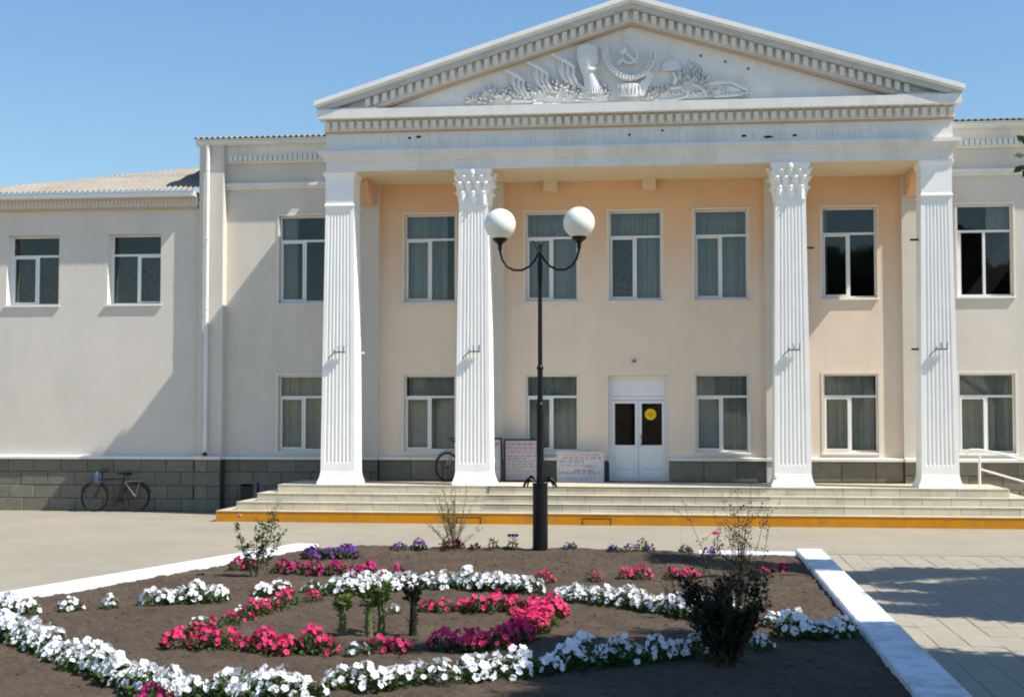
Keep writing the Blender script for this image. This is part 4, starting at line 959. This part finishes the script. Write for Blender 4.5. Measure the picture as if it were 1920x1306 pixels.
def row(pts, k, label, group, step=.23, sc=1., dens=1., jit=.05):
    W = [Uz(x, y, SZ) for x, y in pts]; acc = 0; nxt = step / 2; Q = []
    for a, c_ in zip(W[:-1], W[1:]):
        L_ = (c_ - a).length; s = nxt - acc
        while s <= L_:
            Q.append(a + (c_ - a) * (s / L_) + Vector((rnd.uniform(-jit, jit), rnd.uniform(-jit, jit), 0))); nxt += step; s = nxt - acc
        acc += L_
    n = len(Q); base = label.split(' petunia', 1)
    for i, q in enumerate(Q):
        v = _m.inverted() @ (q - CAM)
        if n == 1: lb_ = label
        elif n <= 9: lb_ = ('leftmost' if i == 0 else 'rightmost' if i == n - 1 else ORD[i] + ' from left,') + ' ' + label
        else:
            th_ = min(2, i * 3 // n); lb_ = ORD[i - -(-th_ * n // 3)] + ' ' + label + (', left third', ', middle third', ', right third')[th_]
        if (k, label) in SEEN: lb_ = ORD[min(i, 13)] + ' ' + label + ', second line'
        plant(960 - v.x / v.z * FPX, 653 + v.y / v.z * FPX, k, lb_, group, sc * rnd.uniform(.85, 1.1), dens)
    SEEN.add((k, label))
SEEN = set()
GW, GP, GM, GV = 'white petunias in the flowerbed', 'pink petunias in the flowerbed', 'magenta petunias in the flowerbed', 'violet petunias along the back of the flowerbed'
l = 'white petunia in the long diagonal row at the left front'
row([(-30, 1178), (40, 1200), (110, 1225), (170, 1250), (225, 1275), (365, 1312)], 'w', l, GW, .16, 1.05)
row([(0, 1190), (60, 1215), (160, 1262)], 'w', l, GW, .5, .8)
l = 'white petunia in the big front centre clumps'
row([(425, 1305), (520, 1318), (600, 1312)], 'w', l, GW, .17, 1.15); row([(470, 1292), (560, 1292)], 'w', l, GW, .2, 1.1)
row([(620, 1285), (700, 1290)], 'w', 'white petunia just right of the big front clumps', GW, .2, 1.1); row([(735, 1285), (840, 1280)], 'w', 'white petunia at the sunlit front row right end', GW, .17, 1.15)
row([(870, 1275), (930, 1270), (1000, 1262)], 'w', 'white petunia in the left part of the shaded front row', GW, .17, 1.15)
row([(1020, 1258), (1100, 1250), (1190, 1240)], 'w', 'white petunia in the middle of the shaded front row', GW, .17, 1.12)
row([(1225, 1238), (1310, 1230)], 'w', 'white petunia in shade just left of the dark bush', GW, .2, 1.05)
plant(1428, 1218, 'w', 'single small white petunia right of the foot of the dark bush', GW, .7)
row([(1470, 1200), (1540, 1195), (1596, 1188)], 'w', 'white petunia in the shaded clump by the right kerb', GW, .17, 1.1)
row([(1440, 1172), (1510, 1172)], 'w', 'white petunia behind the dark bush near the kerb', GW, .2, 1.)
row([(0, 1150), (60, 1148)], 'w', 'white petunia at the far left beside the kerb', GW, .2, .95)
row([(110, 1144), (155, 1142)], 'w', 'white petunia in the small pair beside the left kerb', GW, .2, .9)
row([(195, 1138), (240, 1136)], 'w', 'sparse white petunia between gaps of the back left row', GW, .25, .8, .6)
row([(268, 1134), (410, 1126)], 'w', 'white petunia in the compact back left group', GW, .19, 1.)
row([(485, 1116), (550, 1112)], 'w', 'white petunia above the left tip of the pink ring', GW, .2, .95)
plant(585, 1108, 'w', 'single small white petunia with few blooms above the pink ring', GW, .8, .5)
l = 'white petunia in the long dense back row behind the pink ring'
row([(615, 1114), (690, 1108), (760, 1102), (860, 1102), (930, 1108), (1010, 1114)], 'w', l, GW, .17, 1.1)
row([(640, 1100), (760, 1094), (860, 1096)], 'w', l, GW, .22, 1.)
l = 'white petunia between the pink ring and the dark bush'
row([(1045, 1122), (1150, 1134), (1220, 1142), (1300, 1152), (1380, 1160)], 'w', l, GW, .17, 1.05)
row([(355, 1178), (410, 1174)], 'w', 'small white petunia inside the pink ring left tip', GW, .25, .7, .7)
row([(440, 1156), (470, 1150), (540, 1128)], 'w', 'small white petunia edging the pink ring upper left', GW, .3, .6, .5)
row([(645, 1222), (692, 1226)], 'w', 'small white petunia in the pink front row gap', GW, .2, .75, .8)
plant(738, 1148, 'w', 'tiny white petunia between the leafy stalks', GW, .55, .6)
l = 'pink petunia in the front side of the diamond ring'
row([(318, 1212), (420, 1216), (520, 1222), (640, 1218)], 'p', l, GP, .175, .95, .85); row([(400, 1203), (560, 1208)], 'p', l, GP, .42, .8, .7)
l = 'pink petunia on the upper left side of the diamond ring'
row([(330, 1198), (400, 1178), (480, 1153), (550, 1130)], 'p', l, GP, .3, .72, .7); row([(470, 1158), (545, 1136)], 'p', l, GP, .4, .7, .7)
row([(570, 1128), (612, 1126)], 'p', 'low pink petunia at the top of the ring', GP, .2, .75, .7); row([(680, 1126), (720, 1124)], 'p', 'pink petunia behind the leafy stalks', GP, .2, .8, .8)
l = 'pink petunia on the upper right side of the diamond ring'
row([(790, 1142), (880, 1146), (960, 1148), (1030, 1146)], 'p', l, GP, .2, .85, .8)
l = 'pink petunia at the right tip of the diamond ring'
row([(1035, 1150), (1010, 1170), (980, 1192), (950, 1206)], 'p', l, GP, .13, 1.05); row([(1010, 1158), (960, 1188)], 'p', l, GP, .25, .9)
l = 'shaded pink petunia on the ring lower right side'
row([(820, 1214), (880, 1216), (940, 1212)], 'p', l, GP, .17, .95); row([(700, 1216), (750, 1218)], 'p', 'shaded pink petunia right of the leafy stalks', GP, .18, .8, .8)
row([(430, 1066), (480, 1066)], 'm', 'magenta petunia at the foot of the rose bush', GM, .22, .8)
row([(515, 1074), (590, 1076), (640, 1078), (700, 1080)], 'm', 'magenta petunia in the back row left of the lamp', GM, .19, 1.); row([(705, 1082), (772, 1082)], 'm', 'low magenta petunia behind the white back row', GM, .22, .75)
plant(1022, 1092, 'p', 'single pink petunia right of the lamp post', GP, .85); plant(1112, 1090, 'm', 'single magenta petunia alone on bare soil', GM, .8, .7)
row([(1160, 1086), (1218, 1084)], 'p', 'pink petunia in the small group left of the bush', GP, .22, .8); row([(1240, 1084), (1310, 1082)], 'p', 'pink petunia in back just left of the bush', GP, .25, .8); row([(1385, 1078), (1480, 1072)], 'm', 'magenta petunia by the back right bed corner', GM, .3, .8, .8)
plant(290, 1325, 'm', 'magenta petunia at the bottom edge below the white diagonal row', GM, .9)
row([(580, 1046), (650, 1046)], 'v', 'violet petunia in the group right of the rose bush', GV, .22, 1.05); row([(738, 1038), (792, 1037)], 'v', 'violet petunia in the group left of the thin shrub', GV, .25, .85)
row([(1048, 1036), (1095, 1036)], 'v', 'violet petunia in the small group right of the lamp post', GV, .3, .7, .6); row([(1140, 1042), (1245, 1044)], 'v', 'violet petunia in the long group along the back', GV, .26, .75, .6); row([(1270, 1042), (1350, 1044)], 'v', 'shaded violet petunia behind the dark bush stems', GV, .32, .7, .4)
# ------------------------------------------------------------------ shrubs and stalks
def stems_shrub(name, lab, cat, loc, stems, leaf_m, stem_m, leaf_n, leaf_s, seed, r0=.012, sub=True, lowbare=.15):
    """stems: list of (dx,dy,height,bend)"""
    r = random.Random(seed); t = thing(name, lab, cat, loc); sb_ = B(); lb = B()
    for dx_, dy_, h, bend in stems:
        pts = []; n = 7; base = Vector((dx_ * .12 + r.uniform(-.03, .03), dy_ * .12, -.03))
        for i in range(n):
            u = i / (n - 1); pts.append(base + Vector((dx_ * u ** 1.2 + bend * math.sin(u * 3) * .3 + r.uniform(-.012, .012), dy_ * u ** 1.2 + r.uniform(-.012, .012), h * u)))
        sb_.tube(pts, [r0 * (1 - .75 * i / (n - 1)) for i in range(n)], 5)
        tw = [pts]
        if sub:
            for _ in range(r.randint(3, 5)):
                i = r.randint(2, n - 2); d_ = Vector((r.uniform(-1, 1), r.uniform(-1, 1), r.uniform(.3, 1.1))).normalized() * h * r.uniform(.15, .3)
                q = [pts[i], pts[i] + d_ * .5 + Vector((0, 0, .01)), pts[i] + d_]; sb_.tube(q, [r0 * .5, r0 * .35, r0 * .15], 4); tw.append(q)
        for q in tw:
            m_ = int(leaf_n * (1 if q is pts else .45))
            for _ in range(m_):
                u = (lowbare if q is pts else 0) + r.random() * (1 - (lowbare if q is pts else 0)); f_ = u * (len(q) - 1); i = min(int(f_), len(q) - 2); c_ = q[i].lerp(q[i + 1], f_ - i)
                d_ = Vector((r.uniform(-1, 1), r.uniform(-1, 1), r.uniform(-.4, .9))).normalized(); leafquad(lb, c_ + d_ * r.uniform(0, .03), d_, Vector((r.uniform(-1, 1), r.uniform(-1, 1), 1)).normalized(), leaf_s * r.uniform(.6, 1.3), leaf_s * .3)
    sb_.ob('stems', stem_m, t); lb.ob('foliage', leaf_m, t); return t
def soil_at(px, py):
    p = Uz(px, py, SZ); return Vector((p.x, p.y, soilz(p.x, p.y)))
r = random.Random(21)
p = soil_at(482, 1080)
rose = stems_shrub('rose_bush', 'sparse sunlit rose bush beside the left kerb with a pale pink bloom', 'rose bush', p, [(.28, .0, 1.12, .1), (-.26, .05, .78, -.1), (.10, -.05, .85, .1), (-.05, .1, .62, .05), (.34, .1, .7, 0), (-.16, -.1, .5, 0), (.22, -.1, .95, .1)], M['roseleaf'], M['drytwig'], 44, .055, 3, .012)
bs = BL['p'][1]
pk = mat('pale_pink_petal', (214, 150, 160), .6, .08, 9, trans=.2)
q = B()
for i in range(16):
    a = i * 2.4; q.add([(0, 0, 0), (.03 * math.cos(a), .03 * math.sin(a), .03), (.02 * math.cos(a + .5), .02 * math.sin(a + .5), .06), (.035 * math.cos(a + 1), .035 * math.sin(a + 1), .03)], [(0, 1, 2, 3)])
q.ob('bloom', pk, rose, loc=(-.27, .03, .82)); 
p = soil_at(852, 1036)
stems_shrub('thin_shrub', 'thin dry twiggy shrub at the back of the bed in front of the yellow riser', 'shrub', p, [(r.uniform(-.33, .33), r.uniform(-.2, .2), r.uniform(.6, 1.12), r.uniform(-.1, .1)) for _ in range(20)] + [(-.5, 0, .5, 0), (.45, 0, .38, 0), (-.42, .1, .42, 0)], mat('dusty_leaf', (116, 118, 70), .8, .25, 12), M['drytwig'], 20, .026, 5, .007)
rb2 = soil_at(848, 1040); t = thing('coleus_plant', 'low dark red leafy plant at the foot of the thin shrub', 'plant', rb2); foliage_clump(random.Random(4), .17, .2, 160, .06, None).ob('foliage', mat('red_leaf', (96, 44, 48), .6, .3, 9, trans=.2), t)
# the big dark bush in the shade
p = soil_at(1362, 1248)
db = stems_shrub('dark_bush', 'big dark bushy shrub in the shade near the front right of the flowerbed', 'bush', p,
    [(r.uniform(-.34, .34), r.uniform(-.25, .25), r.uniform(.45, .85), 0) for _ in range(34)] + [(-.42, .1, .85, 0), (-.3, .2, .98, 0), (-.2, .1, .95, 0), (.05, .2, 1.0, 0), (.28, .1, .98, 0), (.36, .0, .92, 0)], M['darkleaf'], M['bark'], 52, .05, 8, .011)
p = soil_at(1382, 1190)
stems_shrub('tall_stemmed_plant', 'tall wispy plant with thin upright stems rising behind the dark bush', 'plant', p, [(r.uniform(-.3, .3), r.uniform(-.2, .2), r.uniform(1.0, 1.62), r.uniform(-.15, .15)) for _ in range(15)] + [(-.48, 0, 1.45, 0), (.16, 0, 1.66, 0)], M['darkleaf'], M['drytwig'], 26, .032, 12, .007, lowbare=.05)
# zinnia-like stems in front of the back row
for i, (px, py) in enumerate(((1258, 1150), (1278, 1145), (1298, 1148))):
    p = soil_at(px, py + 8); stems_shrub('upright_flower', ('leaning dark flower stem left of the dark bush, leftmost of three', 'middle one of three dark flower stems left of the dark bush', 'dark flower stem nearest the dark bush, rightmost of three')[i], 'flower', p, [(-.09 + .03 * i, 0, .46, 0), (-.03, .03, .40, 0)], M['darkleaf'], M['darkleaf'], 34, .035, 30 + i, .011, sub=False)
# four leafy stalks in the middle of the pink ring
for i, (px, pb, pt, m_, lab) in enumerate(((642, 1188, 1120, 'yleaf', 'short bright green leafy stalk, leftmost of four in the pink ring'), (692, 1190, 1110, 'leaf', 'dark green leafy stalk second from the left in the pink ring'), (714, 1186, 1090, 'yleaf', 'tall bright green leafy stalk third from the left in the pink ring'), (774, 1188, 1092, 'darkleaf', 'tall dark leafy stalk, rightmost of four in the pink ring'))):
    p = soil_at(px, pb); h = (pb - pt) / (FPX / (p - CAM).length); t = thing('leafy_stalk', lab, 'plant', p, 0, 'leafy stalks in the pink ring')
    s = B(); rr = random.Random(50 + i); s.tube([(0, 0, -.03), (rr.uniform(-.01, .01), 0, h * .35), (rr.uniform(-.015, .015), 0, h * .75), (0, 0, h * .85)], [.045, .036, .036, .045], 8); s.ob('stalk', M['stem'] if i != 3 else M['darkleaf'], t)
    fb = B()
    for _ in range(90):
        a = rr.uniform(0, 6.28); z = h * rr.uniform(.62, .98); rad = .03 + .09 * (z / h - .55); c_ = Vector((rad * math.cos(a), rad * math.sin(a), z)); d_ = Vector((math.cos(a), math.sin(a), rr.uniform(.2, 1.6))).normalized(); leafquad(fb, c_, d_, d_.orthogonal().normalized(), rr.uniform(.05, .10), .02)
    for _ in range(26):
        a = rr.uniform(0, 6.28); z = h * rr.uniform(.1, .62); c_ = Vector((.035 * math.cos(a), .035 * math.sin(a), z)); d_ = Vector((math.cos(a), math.sin(a), .8)).normalized(); leafquad(fb, c_, d_, d_.orthogonal().normalized(), .04, .012)
    fb.ob('foliage', M[m_], t)
# seedlings along the back border
for i, (px, py, h, lab) in enumerate(((890, 1038, .1, 'tiny dark seedling just right of the thin shrub'), (925, 1038, .2, 'upright brownish seedling left of the lamp post'), (962, 1036, .2, 'green seedling with small violet blooms next to the lamp post'), (1204, 1040, .22, 'small green seedling standing among the violet petunias'), (1342, 1030, .35, 'seedling with one magenta bloom left of the tall wispy plant'))):
    p = soil_at(px, py); p.y = min(p.y, -10.55); t = thing('seedling', lab, 'seedling', p, 0, 'seedlings along the back border'); rr = random.Random(70 + i)
    foliage_clump(rr, .07, h, 46, .05, None).ob('foliage', M['darkleaf'] if i != 2 else M['leaf'], t); B().tube([(0, 0, -.02), (.01, 0, h)], .007, 5).ob('stem', M['stem'], t)
    if i in (2, 4):
        for k in range(3 if i == 2 else 2):
            o = obj('blossom', BL['v' if i == 2 else 'm'][0], t, (-.05 + .06 * k, -.02, h + .02)); o.rotation_euler = (.9, 0, 0); o.scale = (.035,) * 3
# ------------------------------------------------------------------ street lamp
LY = -10.62
p = Uy(1013, 1020, LY); lx = p.x
lamp = thing('street_lamp', 'black street lamp with two white globes on curved arms at the back of the flowerbed', 'street lamp', (lx, LY, SZ - .03))
L0 = SZ - .03
zt = Uy(1013, 905, LY).z - L0
b = B(); b.lathe([(.15, 0), (.15, .04), (.125, .07), (.122, zt - .05), (.128, zt - .03), (.128, zt), (.0, zt + .001)], n=24); b.ob('base_column', M['black'], lamp, smooth=False)
zp = Uy(1011, 458, LY).z - L0; z1 = Uy(1011, 760, LY).z - L0; z2 = Uy(1011, 690, LY).z - L0
b = B(); b.lathe([(.062, zt + .002), (.058, zt + .8), (.056, z1 - .03), (.068, z1 - .02), (.068, z1 + .02), (.046, z1 + .05), (.044, z2 - .03), (.056, z2 - .01), (.056, z2 + .02), (.038, z2 + .05), (.034, zp - .65), (.040, zp - .6), (.040, zp - .3), (.030, zp - .28), (.028, zp), (0, zp + .01)], n=14); b.ob('pole', M['black'], lamp)
def LP(px, py): q = Uy(px, py, LY); return (q.x - lx, q.z - L0)
for s, gx, gy, pts in ((-1, 937, 420, [(937, 452), (937, 470), (941, 486), (950, 499), (963, 506), (978, 506), (992, 499), (1002, 488), (1009, 474), (1015, 462), (1021, 452)]),
                       (1, 1086, 418, [(1086, 450), (1086, 468), (1082, 485), (1073, 498), (1060, 506), (1045, 506), (1031, 499), (1021, 488), (1013, 474), (1006, 462), (999, 452)])):
    off = -.035 * s * 0 + (-.04 if s > 0 else .04)
    P3 = [(LP(*q)[0], off, LP(*q)[1]) for q in pts]
    arm = B().tube(P3, [.022, .022, .02, .02, .02, .02, .02, .02, .018, .014, .008], 8).ob('arm', M['black'], lamp, smooth=True)
    g = LP(gx, gy); rr = 29.5 / (FPX / ((Uy(gx, gy, LY) - CAM).length)); prof = [(0.001, -rr)]
    prof = [(max(.0005, rr * math.sin(math.pi * i / 18)), -rr * math.cos(math.pi * i / 18)) for i in range(19)]
    B().lathe([(r_, z + g[1]) for r_, z in prof], (g[0], off), 32).ob('globe', M['globe'], lamp, smooth=True)
    zb = g[1] - rr; B().lathe([(.03, zb - .17), (.036, zb - .12), (.03, zb - .09), (.06, zb - .05), (.115, zb - .01), (.125, zb + .035), (.10, zb + .04), (.06, zb + .01)], (g[0], off), 16).ob('globe_holder', M['black'], arm)
for s in (-1, 1):
    for k, (l_, hh) in enumerate(((.26, .05), (.17, .09))):
        b = B(); pts = []
        for i in range(8): u = i / 7; pts.append((s * (.10 + l_ * u * .7), -.03 + .06 * k, zt + .02 + hh * math.sin(u * math.pi) - .10 * u ** 3))
        b.tube(pts, [.02, .024, .028, .03, .026, .022, .018, .006], 6)
        for i in (3, 5): b.tube([pts[i], (pts[i][0] + s * .02, pts[i][1] - .02, pts[i][2] - .09)], [.018, .004], 5)
        b.ob('scroll_leaf', M['black'], lamp)
# ------------------------------------------------------------------ trees
def tree_mesh(seed, blobs, nleaf, ls):
    r = random.Random(seed); b = B(); tot = sum(q[3] ** 2 for q in blobs)
    for bx, by, bz, br in blobs:
        for _ in range(int(nleaf * br * br / tot / 7)):
            while True:
                v = Vector((r.uniform(-1, 1), r.uniform(-1, 1), r.uniform(-1, 1)))
                if .15 < v.length < 1: break
            c_ = Vector((bx, by, bz)) + Vector((v.x * br, v.y * br, v.z * br * .75))
            for _ in range(7):
                d_ = Vector((r.uniform(-1, 1), r.uniform(-1, 1), r.uniform(-.8, .6))).normalized(); leafquad(b, c_ + d_ * r.uniform(0, .22), d_, Vector((r.uniform(-1, 1), r.uniform(-1, 1), r.uniform(-1, 1))).normalized(), ls * r.uniform(.7, 1.3), ls * .33)
    return b
def tree(lab, loc, blobs, nleaf, ls, trunk_h, seed, group=None, tr=.16):
    t = thing('broadleaf_tree', lab, 'tree', loc, 0, group); r = random.Random(seed)
    tree_mesh(seed, blobs, nleaf, ls).ob('crown', M['treeleaf'], t)
    b = B(); b.tube([(0, 0, -.1), (.03, .02, trunk_h * .5), (0, 0, trunk_h), (.1, .05, trunk_h + 1.2)], [tr * 1.3, tr, tr * .8, tr * .4], 10)
    for bx, by, bz, br in blobs: b.tube([(0, 0, trunk_h * .85), (bx * .45, by * .45, trunk_h + (bz - trunk_h) * .5), (bx, by, bz)], [tr * .5, tr * .3, tr * .08], 6)
    b.ob('trunk', M['bark'], t); return t
th = R(YAW)
def LD(lat, dep): return (CAM.x + lat * math.cos(th) - dep * math.sin(th), CAM.y + lat * math.sin(th) + dep * math.cos(th))
def crown_at(lat, dep, h):      # a clump at height h whose shadow falls on the ground at (lat, dep)
    x, y = LD(lat, dep); k = h / SUN_DIR.z; return (x + SUN_DIR.x * k, y + SUN_DIR.y * k, h)
def shade_tree(lab, loc_ld, sh, nleaf, ls, trunk_h, seed, extra=()):
    x, y = loc_ld; bl_ = []
    for lat, dep, h, br in sh:
        c_ = crown_at(lat, dep, h); bl_.append((c_[0] - x, c_[1] - y, c_[2], br))
    for e in extra: bl_.append((e[0] - x, e[1] - y, e[2], e[3]))
    return tree(lab, (x, y, 0), bl_, nleaf, ls, trunk_h, seed)
tw = LD(6.9, 18.2)
shade_tree('leafy tree at the far right whose twig tips just enter the picture', LD(12.5, 18.8),
    [(8.0, 21.0, 6.4, .9), (9.0, 20.0, 6.6, 1.2), (7.0, 19.6, 6.4, .8), (5.6, 19.7, 7.0, .35), (6.4, 19.0, 6.4, .65), (7.6, 18.4, 6.2, 1.0), (5.1, 18.6, 7.0, .4), (5.8, 18.2, 6.7, .5), (6.6, 17.6, 6.2, .6), (4.7, 17.5, 7.2, .28), (5.3, 17.3, 6.8, .42), (6.0, 16.9, 6.3, .45), (6.3, 21.4, 7.0, .6), (5.3, 20.9, 8.0, .55), (4.6, 20.7, 8.2, .6), (3.9, 21.0, 8.4, .6), (3.2, 21.4, 8.7, .5), (2.6, 21.9, 8.9, .4)], 62000, .15, 3.2, 41, extra=[(tw[0], tw[1], 5.80, .10)])
shade_tree('large leafy tree standing right of the camera and shading the front of the bed', LD(11.0, 9.5),
    [(5.8, 13.1, 6.4, 1.0), (4.2, 13.5, 7.0, 1.0), (2.6, 13.3, 7.4, 1.2), (.9, 13.2, 7.6, .9), (5.0, 12.0, 6.8, 1.5), (2.8, 11.6, 7.8, 1.5), (1.0, 12.0, 8.0, .9), (-.6, 14.2, 8.2, .35), (-1.3, 14.1, 8.3, .22), (.4, 14.3, 8.4, .45), (6.8, 12.2, 6.0, 1.1), (3.6, 10.4, 7.2, 1.4), (1.8, 14.4, 7.2, .6), (3.4, 14.6, 7.4, .55), (0.4, 11.0, 8.6, .7)], 60000, .15, 3.4, 42)
# park trees on the far side of the square behind the camera, seen only mirrored in the windows
r = random.Random(5)
for i, (x, h) in enumerate(((-16, 8.5), (-9, 7), (-3, 8.8), (4.5, 7), (11, 8.4))):
    tree(('leftmost', 'second from left', 'middle', 'second from right', 'rightmost')[i] + ' park tree in the row across the square behind the camera', (x, -58 + r.uniform(-2, 2), 0), [(r.uniform(-1.8, 1.8), r.uniform(-1, 1), h * r.uniform(.45, .9), r.uniform(1.3, 2.0)) for _ in range(6)], 3000, .3, h * .3, 90 + i, 'trees across the square')
scene.render.resolution_x = 1024; scene.render.resolution_y = 696
print('plants', nplant, 'objects', len(bpy.data.objects))
